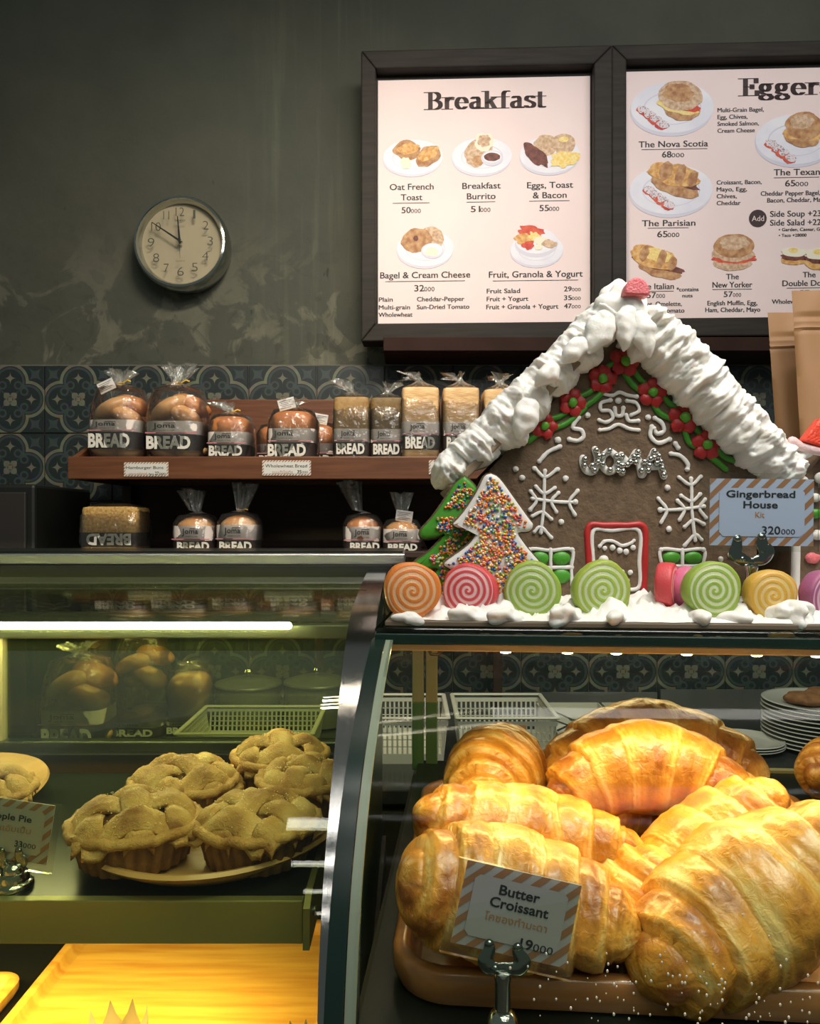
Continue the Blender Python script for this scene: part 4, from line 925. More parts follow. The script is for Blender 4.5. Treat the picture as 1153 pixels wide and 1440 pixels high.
# wood trays on the deck
def wood_tray(name, label, x0, x1, y0, y1, z, m, rim=.012, hgt=.022, rc=.02, group=None, frame=None, plank=True):
    t = thing(name, label, 'tray', ((x0+x1)/2, (y0+y1)/2, z), 0, group)
    if frame is not None: t.location = frame @ Vector(((x0+x1)/2, (y0+y1)/2, z)); t.rotation_euler = frame.to_euler(); WM[t.name] = frame @ Matrix.Translation(((x0+x1)/2, (y0+y1)/2, z))
    cx, cy = 0, 0; hx, hy = (x1-x0)/2, (y1-y0)/2
    def rr(ins, z_, seg=7):
        r = max(rc-ins, .002); out = []
        for qx, qy, a0 in ((1, 1, 0), (-1, 1, 90), (-1, -1, 180), (1, -1, 270)):
            for i in range(seg+1):
                a = math.radians(a0+90*i/seg); out.append(((hx-ins-r)*qx+r*math.cos(a), (hy-ins-r)*qy+r*math.sin(a), z_))
        return out
    rings = [rr(rim*.9, 0), rr(rim*.35, .001), rr(0, hgt*.45), rr(0, hgt*.9), rr(rim*.2, hgt), rr(rim*.8, hgt), rr(rim, hgt*.9), rr(rim*1.15, hgt*.5), rr(rim*1.7, hgt*.32)]
    n = len(rings[0]); vs = [p for r in rings for p in r]; fs = []
    for i in range(len(rings)-1):
        for k in range(n): fs.append((i*n+k, i*n+(k+1) % n, (i+1)*n+(k+1) % n, (i+1)*n+k))
    fs.append(tuple(range(n-1, -1, -1)))
    build(MB().add(vs, fs), 'tray_rim', m, t, world=False, auto=50)
    build(MB().add(rr(rim*1.6, hgt*.34), [tuple(range(n))]).add(rr(rim*1.6, hgt*.2), [tuple(range(n-1, -1, -1))]), 'tray_floor', m, t, world=False, smooth=False)
    return t
wood_tray('wooden_tray', 'large bright yellow wooden tray under the pie shelf', -.376, -.072, .610, .905, Zr(-.474), M['yellowwood'], .010, .016, .010)
wood_tray('wooden_tray', 'wooden tray whose rounded corner shows at the bottom left edge', -.72, -.392, .610, .80, Zr(-.474), M['yellowwood'], .010, .016, .02)

# muffin papers with spiky rims on the big tray
def muffin(x, y, z, r, label, m=M['bun']):
    t = thing('paper_muffin', label, 'muffin', (x, y, z), 0, 'muffins in spiky paper cups')
    n = 36; vs = []; fs = []
    for i, (rr_, zz) in enumerate(((.62, 0), (.86, .6))): vs += [(r*rr_*math.cos(2*PI*k/n), r*rr_*math.sin(2*PI*k/n), r*zz) for k in range(n)]
    vs += [(r*(.95+.05*(k % 4 == 0))*math.cos(2*PI*k/n), r*(.95)*math.sin(2*PI*k/n), r*(1.25+(.75 if k % 4 == 0 else .25 if k % 4 in (1, 3) else 0))) for k in range(n)]
    for i in range(2):
        for k in range(n): fs.append((i*n+k, i*n+(k+1) % n, (i+1)*n+(k+1) % n, (i+1)*n+k))
    fs.append(tuple(range(n-1, -1, -1)))
    build(MB().add(vs, fs), 'paper_cup', M['paper'], t, world=False, auto=20)
    build(MB().ball((0, 0, r*.85), r*.8, 18, 10, sc=(1, 1, .55), nz=.15, nf=60), 'muffin_top', m, t, world=False)
    return t
muffin(-.246, .655, Zr(-.467), .027, 'muffin in spiky paper cup, its tips peeking over the left bottom of the frame')
muffin(-.093, .655, Zr(-.467), .020, 'muffin in spiky paper cup near the end strip, tips just in frame')

# ---------------------------------------------------- pies
def pie(label, loc, r, rz, seed, h=.030):
    t = thing('apple_pie', label, 'pie', loc, rz, 'small lattice-topped apple pies')
    rnd = random.Random(seed); n = 96
    levels = [(.80, 0), (.84, .001), (.90, h*.45), (.965, h*.85), (1.0, h*.97), (1.0, h*1.03), (.95, h*1.06), (.90, h)]
    mb = MB(); at = []
    vs = []
    for i, (rr_, z) in enumerate(levels):
        for k in range(n):
            a = 2*PI*k/n; fl = (.025*math.cos(a*26) if i < 5 else .010*math.cos(a*26))
            nz = .035*noise.noise(Vector((math.cos(a)*3+seed, math.sin(a)*3, z*80)))
            q = r*(rr_+fl+nz); vs.append((q*math.cos(a), q*math.sin(a), z+(.0015*noise.noise(Vector((math.cos(a)*5, math.sin(a)*5, seed))) if i > 3 else 0)))
            at.append(.45+.25*(fl < 0)+(.0 if i > 3 else .2))
    fs = []
    for i in range(len(levels)-1):
        for k in range(n): fs.append((i*n+k, i*n+(k+1) % n, (i+1)*n+(k+1) % n, (i+1)*n+k))
    fs.append(tuple(range(n-1, -1, -1))); mb.add(vs, fs); mb.attr = at
    build(mb, 'crust_shell', M['pieshell'], t, world=False, auto=180)
    D = r*.44                       # dome height
    def dome(x, y): q = min(1, (x*x+y*y)/(r*r*1.05)); return h+D*(1-q)**.62*.95
    mb = MB(); vs = []; fs = []
    for i in range(13):
        for k in range(40):
            q = r*.95*i/12; a = 2*PI*k/40; x, y = q*math.cos(a), q*math.sin(a)
            vs.append((x, y, dome(x, y)-.006+.003*noise.noise(Vector((x*150, y*150, seed)))))
    for i in range(12):
        for k in range(40): fs.append((i*40+k, i*40+(k+1) % 40, (i+1)*40+(k+1) % 40, (i+1)*40+k))
    build(mb.add(vs, fs), 'filling', M['filling'], t, world=False)
    # woven strips of dough
    offs = (-.67, 0.0, .67)
    for dr in (0, 1):
        for si, o_ in enumerate(offs):
            hw = r*(.24 if o_ == 0 else .215)*rnd.uniform(.95, 1.08); half = math.sqrt(max(.1, 1.0-(o_*.95)**2))*r
            bend = rnd.uniform(-.05, .05)*r
            NU, NV = 34, 9; top = []; at = []
            for i in range(NU+1):
                u = -half+2*half*i/NU
                for j in range(NV):
                    w = -1+2*j/(NV-1)
                    vv = o_*r+bend*math.sin(u/r*2)+w*hw*(1+.12*noise.noise(Vector((u*60, w, seed+si))))
                    x, y = (u, vv) if dr == 0 else (vv, u)
                    ph = math.cos(PI*u/(.66*r))*(1 if (si+dr) % 2 == 0 else -1)
                    e = abs(u)/half; lift = .0050*ph*max(0, 1-e**6)
                    z = dome(x, y)+lift+.0046*(1-abs(w)**4)-.0018-(.0025*max(0, e-.90)/.10)
                    z += .0015*noise.noise(Vector((x*95, y*95, seed*1.7+dr)))+.0011*noise.noise(Vector((x*260, y*260, seed)))+.0006*noise.noise(Vector((x*600, y*600, seed)))
                    top.append(Vector((x, y, z)))
                    at.append(.46+.22*ph*(1-e)+.50*noise.noise(Vector((x*45+seed, y*45, z*45)))+(.25 if e > .9 else 0)-.15*(abs(w) > .8))
            bot = [p-Vector((0, 0, .0045)) for p in top]
            N_ = len(top); fs = []
            idx = lambda i, j: i*NV+j
            for i in range(NU):
                for j in range(NV-1):
                    fs.append((idx(i, j), idx(i+1, j), idx(i+1, j+1), idx(i, j+1))); fs.append((N_+idx(i, j), N_+idx(i, j+1), N_+idx(i+1, j+1), N_+idx(i+1, j)))
                fs.append((idx(i, 0), N_+idx(i, 0), N_+idx(i+1, 0), idx(i+1, 0))); fs.append((idx(i, NV-1), idx(i+1, NV-1), N_+idx(i+1, NV-1), N_+idx(i, NV-1)))
            for j in range(NV-1):
                fs.append((idx(0, j), idx(0, j+1), N_+idx(0, j+1), N_+idx(0, j))); fs.append((idx(NU, j), N_+idx(NU, j), N_+idx(NU, j+1), idx(NU, j+1)))
            mb = MB().add(top+bot, fs); mb.attr = at+at
            build(mb, 'lattice_strip', M['pie'], t, world=False, auto=180)
    # pinched edge
    mb = MB(); ring = []; at = []
    K = 110
    for k in range(K):
        a = 2*PI*k/K; rr_ = r*(1.0+.035*noise.noise(Vector((math.cos(a)*4, math.sin(a)*4, seed+9)))); z = h+.003+.0035*noise.noise(Vector((math.cos(a)*5+seed, math.sin(a)*5, 1)))
        for j in range(8):
            b = 2*PI*j/8; q = .0052*(1+.3*noise.noise(Vector((k*.5, j, seed)))); ring.append(((rr_+q*math.cos(b))*math.cos(a), (rr_+q*math.cos(b))*math.sin(a), z+q*.9*math.sin(b))); at.append(.62+.3*noise.noise(Vector((k*.2, seed, 0))))
    fs = [(k*8+j, ((k+1) % K)*8+j, ((k+1) % K)*8+(j+1) % 8, k*8+(j+1) % 8) for k in range(K) for j in range(8)]
    mb.add(ring, fs); mb.attr = at; build(mb, 'pinched_edge', M['pie'], t, world=False, auto=180)
    mb = MB()
    for _ in range(260):
        a = rnd.uniform(0, 2*PI); q = r*.92*math.sqrt(rnd.random()); x, y = q*math.cos(a), q*math.sin(a); s_ = rnd.uniform(.0004, .0008)
        c = Vector((x, y, dome(x, y)+.0028+rnd.uniform(0, .0016)))
        mb.add([c+Vector(v)*s_ for v in ((1, 0, 0), (-1, 0, 0), (0, 1, 0), (0, -1, 0), (0, 0, 1), (0, 0, -1))], [(0, 2, 4), (2, 1, 4), (1, 3, 4), (3, 0, 4), (2, 0, 5), (1, 2, 5), (3, 1, 5), (0, 3, 5)])
    build(mb, 'sugar_grains', M['sugar'], t, world=False, smooth=False, kind='stuff')
    return t
def wood_plate(label, x, y, z, rx, ry):
    mb = MB().lathe([(.55, 0), (.80, .002/rx), (.97, .017/rx), (1.0, .021/rx), (.985, .024/rx), (.94, .022/rx), (.80, .0075/rx), (.6, .006/rx), (.02, .006/rx)], 80, tf=lambda v: Vector((v.x*rx, v.y*ry, v.z*rx)))
    o = build(mb, 'wooden_plate', M['woodplate'], auto=60); o.location = (x, y, z); return tag(o, label, 'plate', 'round wooden plates on the pie shelf')
zp = Zr(-.312); k_ = 1.035; zq = zp+.0062
wood_plate('round pale wooden plate holding five lattice pies beside the end strip', -.186*k_, .760*k_, zp, .124*k_, .146*k_)
wood_plate('round pale wooden plate at left edge behind the apple pie card', -.50*k_, .800*k_, zp, .112*k_, .150*k_)
pie('lattice apple pie at the front left of the full wooden plate', ((-.240)*k_, .683*k_, zq+.004), .0535*k_, .35, 1)
pie('lattice apple pie at the front right of the plate, next to the end strip', ((-.134)*k_, .688*k_, zq+.002), .0515*k_, -.5, 2)
pie('lattice apple pie behind the front left pie', ((-.231)*k_, .800*k_, zq), .0520*k_, .9, 3)
pie('tallest lattice apple pie at the very back of the plate', ((-.142)*k_, .858*k_, zq+.010), .0500*k_, .2, 4)
pie('lattice apple pie at the right of the plate, cut off by the steel end strip', ((-.105)*k_, .778*k_, zq+.010), .0440*k_, 1.3, 5)
pie('lattice apple pie alone on the left plate behind its price card', ((-.392-.035)*k_, .770*k_, zq), .0520*k_, .6, 6)

# things on the back counter, seen through the left case
kb = 2.06/F; ZB = Zr(-.54)
G2 = 'bagged buns on the back counter'
t = bag_thing('buns', 80*kb, .13, 100*kb, 'bag of buns with bread label seen through the left case glass', G2, 'bun_bag', 21, M['bun'], b0=.06, bm=.34, b1=.52, tuft=.2, tagged=-.0); put(t, 112, 1.90, ZB)
t = bag_thing('buns', 70*kb, .13, 118*kb, 'tall bag of round golden buns in the middle of the buns behind the case', G2, 'bun_bag', 22, M['bun'], b0=.02, bm=.12, b1=.18, tuft=.12); put(t, 200, 2.02, ZB)
t = bag_thing('loaf', 58*kb, .11, 80*kb, 'golden bagged loaf right of the buns behind the left case', G2, 'bread_loaf', 23, M['bun'], b0=.02, bm=.16, b1=.22, tuft=.12); put(t, 268, 2.04, ZB)
# two lidded steel pots
def pot(label, px, d, r, h):
    t = thing('steel_pot', label, 'pot', ((px-576.5)/F*d, d, ZB), 0, 'steel pots on the back counter')
    build(MB().lathe([(r*.9, 0), (r, .006), (r, h-.004), (r*1.05, h), (r*1.05, h+.002), (r*.98, h+.002), (r*.98, .01), (.001, .008)], 40), 'pot_body', M['backsteel'], t, world=False)
    build(MB().lathe([(r*1.06, h+.003), (r*1.04, h+.007), (r*.6, h+.018), (r*.1, h+.022), (.0001, h+.022)], 40), 'lid', M['backsteel'], t, world=False)
    build(MB().lathe([(.006, h+.022), (.006, h+.03), (.014, h+.036), (.010, h+.042), (.0001, h+.043)], 16), 'lid_knob', M['chrome'], t, world=False)
pot('lidded steel pot right of the bagged loaf behind the left case', 349, 2.1, .085, .105)
pot('lidded steel pot near the steel end strip behind the left case', 446, 2.1, .085, .110)
# open white baskets
def basket(label, x0, x1, y0, y1, z, h, mat_=None, flare=.012):
    mat_ = mat_ or M['plastic_white']
    t = thing('plastic_basket', label, 'basket', ((x0+x1)/2, (y0+y1)/2, z), 0, 'perforated white plastic baskets')
    ax, ay = (x1-x0)/2, (y1-y0)/2
    build(MB().box(-ax+flare, ax-flare, -ay+flare, ay-flare, 0, .004), 'basket_floor', mat_, t, world=False, smooth=False)
    for sx, sy in ((0, -1), (0, 1), (-1, 0), (1, 0)):
        L_ = ax if sx == 0 else ay; D_ = ay if sx == 0 else ax; mb = MB()
        def tf(v, sx=sx, sy=sy, D_=D_):
            off = D_-flare+flare*v.z/h+v.y
            return Vector((v.x, sy*off, v.z)) if sx == 0 else Vector((sx*off, v.x, v.z))
        lo = L_-flare
        mb.box(-lo, lo, -.0015, .0015, 0, h*.22, tf=tf); mb.box(-L_, L_, -.0015, .0015, h*.84, h*.93, tf=tf)
        n = max(4, int(2*lo/.011))
        for i in range(n+1):
            u = -lo+2*lo*i/n; mb.box(u-.0022, u+.0022, -.001, .001, h*.2, h*.86, tf=tf)
        for k in range(1, 4): mb.box(-lo, lo, -.001, .001, h*(.22+.155*k)-.001, h*(.22+.155*k)+.001, tf=tf)
        build(mb, 'lattice_side', mat_, t, world=False, smooth=False)
    mb = MB(); r = [(-ax, -ay), (ax, -ay), (ax, ay), (-ax, ay)]
    for i in range(4):
        a, b = r[i], r[(i+1) % 4]; mb.tube([(a[0], a[1], h), (b[0], b[1], h)], .0055, 8, up=(0, 0, 1), flat=.6)
    build(mb, 'rim', mat_, t, world=False)
    return t
basket('long white perforated basket behind the left display case', -.515, -.215, 1.72, 1.98, ZB, .075)
muffin(-.225, 1.66, ZB, .035, 'muffin in pale spiky paper cup beside the long white basket')
basket('white perforated basket behind the croissants, left of the cutlery trays', .105, .325, 1.72, 1.96, ZB, .110)
basket('white perforated basket at the left end, seen through the case corner post', -.13, .085, 1.74, 1.98, ZB, .105)
tg = MB().box(.165, .255, 1.7165, 1.7185, ZB+.082, ZB+.096); o = build(tg, 'paper_strip', M['kraft'], smooth=False); tag(ground(o, (.21, 1.7175, ZB+.082)), 'brown paper strip on the rim of the basket left of the cutlery trays', 'label')
# cutlery trays
def open_box(name, label, x0, x1, y0, y1, z, h, walls, mt, cat, group):
    t = thing(name, label, cat, ((x0+x1)/2, (y0+y1)/2, z), 0, group); w = .003; ax, ay = (x1-x0)/2, (y1-y0)/2
    build(MB().box(-ax, ax, -ay, ay, 0, .004), 'tray_floor', mt, t, world=False, smooth=False)
    for (a, b, c, d) in ((-ax, ax, -ay, -ay+w), (-ax, ax, ay-w, ay), (-ax, -ax+w, -ay, ay), (ax-w, ax, -ay, ay)): build(MB().box(a, b, c, d, .004, h), 'tray_wall', mt, t, world=False, smooth=False)
    for (a, b, c, d) in walls: build(MB().box(a, b, c, d, .004, h*.92), 'divider', mt, t, world=False, smooth=False)
    return t
GT = 'white divided cutlery trays'
open_box('cutlery_tray', 'white open tray full of wrapped plastic cutlery beside the basket', .335, .500, 1.74, 2.08, ZB, .062, [], M['plastic_white'], 'tray', GT)
open_box('cutlery_tray', 'white divided tray between the cutlery and the small plates', .508, .690, 1.74, 2.08, ZB, .062, [(-.09, .09, -.02, -.017), (-.09, .09, .08, .083)], M['plastic_white'], 'tray', GT)
rnd = random.Random(5)
fk = thing('wrapped_fork', 'clear plastic fork lying on the pile in the cutlery tray', 'fork', (0, 0, 0), 0, 'plastic forks in the cutlery tray')
mb = MB().box(-.003, .003, -.07, .02, -.001, .001).box(-.007, .007, .02, .042, -.001, .001)
build(mb, 'fork_handle', M['cutlery'], fk, world=False, smooth=False)
for i in range(4): build(MB().box(-.007+i*.0042, -.0054+i*.0042, .042, .065, -.0008, .0008), 'tine', M['cutlery'], fk, world=False, smooth=False)
for i in range(14):
    loc = (.415+rnd.uniform(-.045, .045), 1.88+rnd.uniform(-.06, .06), ZB+.018+i*.0034); rz = rnd.uniform(-.9, .9)+(PI if i % 3 == 0 else 0)
    if i == 0: fk.location = loc; fk.rotation_euler = (0, 0, rz)
    else: copy_tree(fk, loc, rz)
# plates
def plate_mesh(r): return MB().lathe([(r*.55, 0), (r*.60, .002), (r*.97, .0095), (r, .0115), (r*.985, .0130), (r*.93, .0118), (r*.66, .0052), (r*.6, .0045), (.001, .0042)], 56)
def stack(n, px, d, r, dz, label, group):
    x = (px-576.5)/F*d; p0 = build(plate_mesh(r), 'plate', M['ceramic'], auto=60)
    ordn = ['lowest', 'second lowest', 'third lowest', 'fourth lowest', 'fifth lowest', 'sixth from the bottom', 'seventh from the bottom', 'eighth from the bottom', 'ninth from the bottom', 'tenth from the bottom', 'second from the top', 'topmost']
    for i in range(n):
        o = p0 if i == 0 else p0.copy()
        if i: COL.objects.link(o)
        w = 'topmost' if i == n-1 else ('second from the top' if i == n-2 and n > 3 else ('middle' if n == 3 and i == 1 else ordn[i]))
        o.location = (x+.001*math.sin(i*2.1), d+.001*math.cos(i*1.7), ZB+i*dz); tag(o, label % w, 'plate', group)
    return ZB+(n-1)*dz
stack(3, 1048, 1.87, .088, .0062, '%s small white plate of the low stack left of the tall one', 'small white plates in a low stack')
zt = stack(11, 1158, 1.90, .140, .0098, '%s large white plate of the tall stack on the back counter', 'large white plates in a tall stack')
for i, (dx, dy, lab) in enumerate(((-.055, -.02, 'brown lumpy cookie at left on the top plate of the tall stack'), (.02, .03, 'brown cookie behind the other cookies on the tall plate stack'), (.04, -.05, 'brown cookie at right on the tall plate stack'))):
    x = (1158-576.5)/F*1.90+dx
    o = build(MB().ball((0, 0, 0), .043, 26, 14, sc=(1.1, 1, .36), nz=.22, nf=40), 'cookie', M['cookie']); o.location = (x, 1.90+dy, zt+.019); tag(o, lab, 'cookie', 'cookies on the plate stack')

# ============================================================ right display case
YAW = math.radians(4.6)
O = P(534, 882, .700)
CF = Matrix.Translation((O.x, O.y, O.z)) @ Matrix.Rotation(-YAW, 4, 'Z')     # case frame: x along the front, y to the back, z up from the top plate
W_ = .62; D_ = .46
rc = thing('glass_display_case', 'straight glass display case holding croissants, lit from inside', 'display case', (O.x, O.y, 0), -YAW)
WM[rc.name] = Matrix.Translation((O.x, O.y, 0)) @ Matrix.Rotation(-YAW, 4, 'Z')
def CB(x0, x1, y0, y1, z0, z1, name, m, **k):
    k.setdefault('smooth', False)
    return build(MB().box(x0, x1, y0, y1, z0+O.z, z1+O.z), name, m, rc, world=False, **k)
CB(-.004, W_, -.004, .44, -.0045, 0, 'top_glass', M['glass_top'], bevel=.001)
CB(-.004, W_, -.006, .010, -.0145, -.0047, 'top_edge', M['darkgreen'], bevel=.001)
CB(.002, W_, .004, .020, -.0215, -.0147, 'led_bar', M['ledbar'], bevel=.001)
for i, px in enumerate((713, 800, 868, 965, 1060, 1140, 1230)):
    x = (px-534)/F*.69; lb = build(MB().ball((x, .009, O.z-.0222), .0022, 10, 6, sc=(2.2, 1, .6)), 'led_lamp', M['led'], rc, world=False)
def cw(x, y, z): return (Matrix.Translation((O.x, O.y, O.z)) @ Matrix.Rotation(-YAW, 4, 'Z')) @ Vector((x, y, z))
area('case_lamp_right', cw(.31, .014, -.0235), cw(.31, -.135, -.18), .58, .006, 1.45, (1.0, .70, .27), 170).rotation_euler.rotate_axis('Z', 0)
area('case_rear_fill_light', cw(.30, .30, -.012), cw(.30, .22, -.3), .5, .05, .75, (1.0, .76, .34), 170)  # added fill without a fixture, lifts the croissants at the back
# slanted front glass, from the top edge down to the sill
FG = [(-.001, -.010), (-.050, -.028), (-.100, -.053), (-.150, -.085), (-.185, -.120), (-.208, -.155), (-.226, -.205), (-.236, -.27), (-.240, -.44)]
FG = [(v.y, v.z) for v in smooth_path([Vector((0, a, b)) for a, b in FG], 3)]
def fg_strip(x0, x1, off, th, name, m):
    n = len(FG); vs = []
    for x in (x0, x1):
        for k in (off, off+th): vs += [(x, y-k, z+O.z) for y, z in FG]
    fs = []
    for i in range(n-1):
        a, b, c, d = i, n+i, 2*n+i, 3*n+i; fs += [(a, a+1, c+1, c), (b, d, d+1, b+1), (a, b, b+1, a+1), (c, c+1, d+1, d)]
    fs += [(0, 2*n, 3*n, n), (n-1, 2*n-1, 4*n-1, 3*n-1)]
    return build(MB().add(vs, fs), name, m, rc, world=False, auto=60)
fg_strip(.010, W_, .0, .004, 'front_glass', M['glass_right'])
fg_strip(-.006, .0055, -.002, .009, 'corner_edge', M['darkgreen'])
fg_strip(.0060, .0125, -.001, .005, 'corner_seam', M['seam'])
# side panel of glass following the front slant
pts = FG+[(.44, -.44), (.44, -.012)]
n = len(pts); vs = [(x, y, z+O.z) for x in (.000, .004) for y, z in pts]
build(MB().add(vs, [tuple(range(n)), tuple(range(2*n-1, n-1, -1))]+[(i, (i+1) % n, n+(i+1) % n, n+i) for i in range(n)]), 'side_glass', M['glass_right'], rc, world=False, smooth=False)
# rear posts
for x in (-.004, .0155): CB(x, x+.0165, .425, .440, -.165, -.012, 'rear_post', M['beige'], bevel=.001)
for x in (-.004, .0155): CB(x, x+.0165, .425, .440, -.262, -.165, 'rear_post_reflection', M['post_reflection'], bevel=.001)  # lower post coloured green to imitate the reflection in the glass
CB(.05, W_, .432, .438, -.262, -.012, 'rear_glass', M['glass_right'])
ZD = -.252
CB(.0045, W_, -.205, .44, ZD-.012, ZD, 'deck', M['blackglass'])
CB(.05, W_, .420, .432, ZD, ZD+.0035, 'rear_track', M['beige'])
CB(-.004, W_, -.236, -.206, ZD-.020, ZD-.004, 'front_sill', M['rail_steel'], bevel=.002)
build(MB().box(-.004, W_, -.236, .50, 0, O.z+ZD-.021), 'cabinet_body', M['cabinet'], rc, world=False, smooth=False)
for i in range(2): build(MB().box(.01+i*.305, .30+i*.305, -.248, -.237, .1, O.z-.46), 'cabinet_door', M['cabinet'], rc, world=False, smooth=False, bevel=.003)
# hook under the top
mb = MB().tube([cw(.042, .02, -.021), cw(.045, .02, -.027), cw(.052, .02, -.027), cw(.056, .02, -.022)], .0016, 8); build(mb, 'lamp_wire', M['dark'], rc)
# drops on the glass, coloured bright to stand in for sparkle
rnd = random.Random(3); mb = MB()
def on_glass(x, z):
    for (y0, z0), (y1, z1) in zip(FG[:-1], FG[1:]):
        if z1 <= z <= z0: return y0+(y1-y0)*(z-z0)/(z1-z0)
    return FG[-1][0]
for i in range(150):
    x = rnd.gauss(.225, .065); z = -.187+rnd.gauss(0, .013)
    if x < .10 or x > .6: continue
    y = on_glass(x, z)-.0042; s_ = rnd.uniform(.0004, .00095)
    mb.ball((x, y, z+O.z), s_, 7, 5, sc=(.9, .6, 1.3))
build(mb, 'sparkle_drops', M['drop'], rc, world=False, kind='stuff')

# croissant tray
ztray = O.z+ZD
wood_tray('croissant_tray', 'brown wooden tray with rounded rim under the pile of croissants', .022, .46, -.142, .285, 0, M['traywood'], .013, .026, .045, frame=Matrix.Translation((O.x, O.y, ztray+.0005)) @ Matrix.Rotation(-YAW, 4, 'Z'))

def croissant(label, px, py, d, L, R, curve, rot, seed, skew=0.0, m='croissant', phase=0.0, flat=.92, kt=1.0, bounds=None, tipr=.30, grp='butter croissants piled on the tray'):
    """rot: euler xyz in degrees of the crescent, which lies in the xy plane with its tips bent to -y"""
    rnd = random.Random(seed)
    B = bounds or [.27, .57, .82, 1.01]
    LV = [1.0, .90, .72, .50]
    NT, NA = 150, 84
    vs = []; at = []
    for i in range(NT+1):
        u = -1+2*i/NT; ang = u*curve/2
        if curve > .01: c = Vector((L/curve*math.sin(ang), -L/curve*(1-math.cos(ang)), 0)); tg = Vector((math.cos(ang), -math.sin(ang), 0))
        else: c = Vector((u*L/2, 0, 0)); tg = Vector((1, 0, 0))
        sd = Vector((-tg.y, tg.x, 0)); endf = max(0.0, 1-abs(u)**9)**.5
        for k in range(NA):
            a = 2*PI*k/NA; ca, sa = math.cos(a), math.sin(a)
            uu = u+skew+.055*math.sin(a+phase)*(1 if u > 0 else -1)+.035*math.sin(a+seed)+.02*noise.noise(Vector((ca*2+seed, sa*2, u*3)))
            s_ = abs(uu)
            lay = 0
            while lay < len(B)-1 and s_ > B[lay]: lay += 1
            lo = B[lay-1] if lay else -B[0]; hi = B[lay]
            q = min(1, max(0, (s_-lo)/(hi-lo)))
            if lay == 0: q = .35+.65*min(1, s_/B[0])
            lv = LV[lay]; nx = LV[lay+1] if lay+1 < len(LV) else tipr
            bul = (math.sin(PI*min(1, q*.93+.07)))**.6
            r = lv*(1-.06*q)+.055*bul-.012
            # lamination lips: fine ridges running around the body next to each seam
            ed = max(0, (q-.55)/.45); lam = 0
            wob = noise.noise(Vector((uu*6+seed, ca*1.2, sa*1.2)))
            lam = .006*ed*ed*math.sin(s_*170+wob*9)
            r += lam
            p = c+(sd*ca+Vector((0, 0, sa*flat)))*R
            r += .016*noise.noise(p*75+Vector((0, 0, seed)))+.055*noise.noise(p*26+Vector((seed, 0, 0)))+.020*noise.noise(Vector((uu*9+seed, ca*3.2, sa*3.2))*1.6)+.009*noise.noise(p*150)
            r *= (endf*.92+.08) if abs(u) > .8 else 1
            if sa < -.2: r *= 1-.12*(-sa-.2)
            vs.append(c+(sd*ca+Vector((0, 0, sa*flat)))*R*r)
            t_ = .30+.26*bul*kt-.34*ed*(1 if q < .97 else .3)+.32*noise.noise(p*22+Vector((0, seed, 0)))+.10*wob
            if sa < -.3: t_ += .12
            if ed and math.sin(s_*150+wob*7) < -.55: t_ += .22*ed
            if lay >= 2: t_ += .08
            at.append(max(0, min(1, t_+.08)))
    fs = []
    for i in range(NT):
        for k in range(NA): fs.append((i*NA+k, i*NA+(k+1) % NA, (i+1)*NA+(k+1) % NA, (i+1)*NA+k))
    fs.append(tuple(range(NA-1, -1, -1))); fs.append(tuple(NT*NA+k for k in range(NA)))
    mb = MB().add(vs, fs); mb.attr = at
    E_ = Euler([math.radians(r_) for r_ in rot], 'XYZ').to_matrix().to_4x4()
    # centre of the body rather than of the chord
    mid = Vector((0, -L/curve*(1-math.cos(curve/4)) if curve > .01 else 0, 0))
    o = build(mb, 'croissant', M[m], tf=E_ @ Matrix.Translation(-mid), auto=180)
    o.location = P(px, py, d); return tag(o, label, 'croissant', grp)

croissant('large pale flaky croissant at the front right of the tray', 1066, 1268, .572, .222, .062, 1.0, (-18, -24, 12), 1, skew=.02, phase=.6)
croissant('front left croissant right behind the butter croissant card', 728, 1268, .575, .180, .056, .55, (-8, 10, -6), 2, skew=.10, phase=-.5)
croissant('glossy croissant lying behind the front left one', 742, 1172, .665, .200, .043, .50, (-12, 10, -2), 3, skew=.05)
croissant('croissant standing end-on at the back left corner of the tray', 700, 1092, .775, .125, .050, .9, (10, -8, 62), 4, skew=-.1, kt=1.3)
croissant('big arched croissant at the back centre showing its toasted inner side', 908, 1096, .720, .200, .042, 1.9, (62, 0, -3), 5, kt=1.5)
croissant('topmost croissant at the very back of the pile', 915, 1058, .800, .245, .043, 1.6, (50, 0, 2), 6, kt=.8)
croissant('golden croissant in the middle right, behind the large pale one', 985, 1205, .655, .190, .045, .8, (-14, -34, 18), 7)
croissant('flaky croissant at right of the tray below the big arched one', 1030, 1142, .720, .180, .042, .8, (-14, 24, -20), 8)
croissant('dim croissant low in the tray between the two front croissants', 895, 1300, .615, .120, .048, .5, (0, -60, 30), 9)
croissant('small croissant tip wedged under the glossy one at the pile centre', 860, 1140, .740, .110, .032, .6, (0, 15, 20), 10, kt=1.4)
croissant('darker baked croissant apart from the pile at the right edge', 1182, 1080, .975, .160, .043, .7, (0, 0, 40), 11, m='croissant_brown', kt=1.4, grp='croissants apart from the pile')

# ============================================================ gingerbread house on the case
ZT = O.z+.0                                # top face of the case
def HP(px, py, d=.80, off=0): return P(px, py, d)-Vector((0, off, 0))
bd = MB().box(.004, .60, .006, .36, .0003, .005, tf=lambda v: CF @ v)
o = build(bd, 'cake_board', M['board'], smooth=False, bevel=.001); tag(ground(o, CF @ Vector((.3, .18, .0003))), 'flat brown board under the icing snow and gingerbread houses', 'board')
ZH = O.z+.005
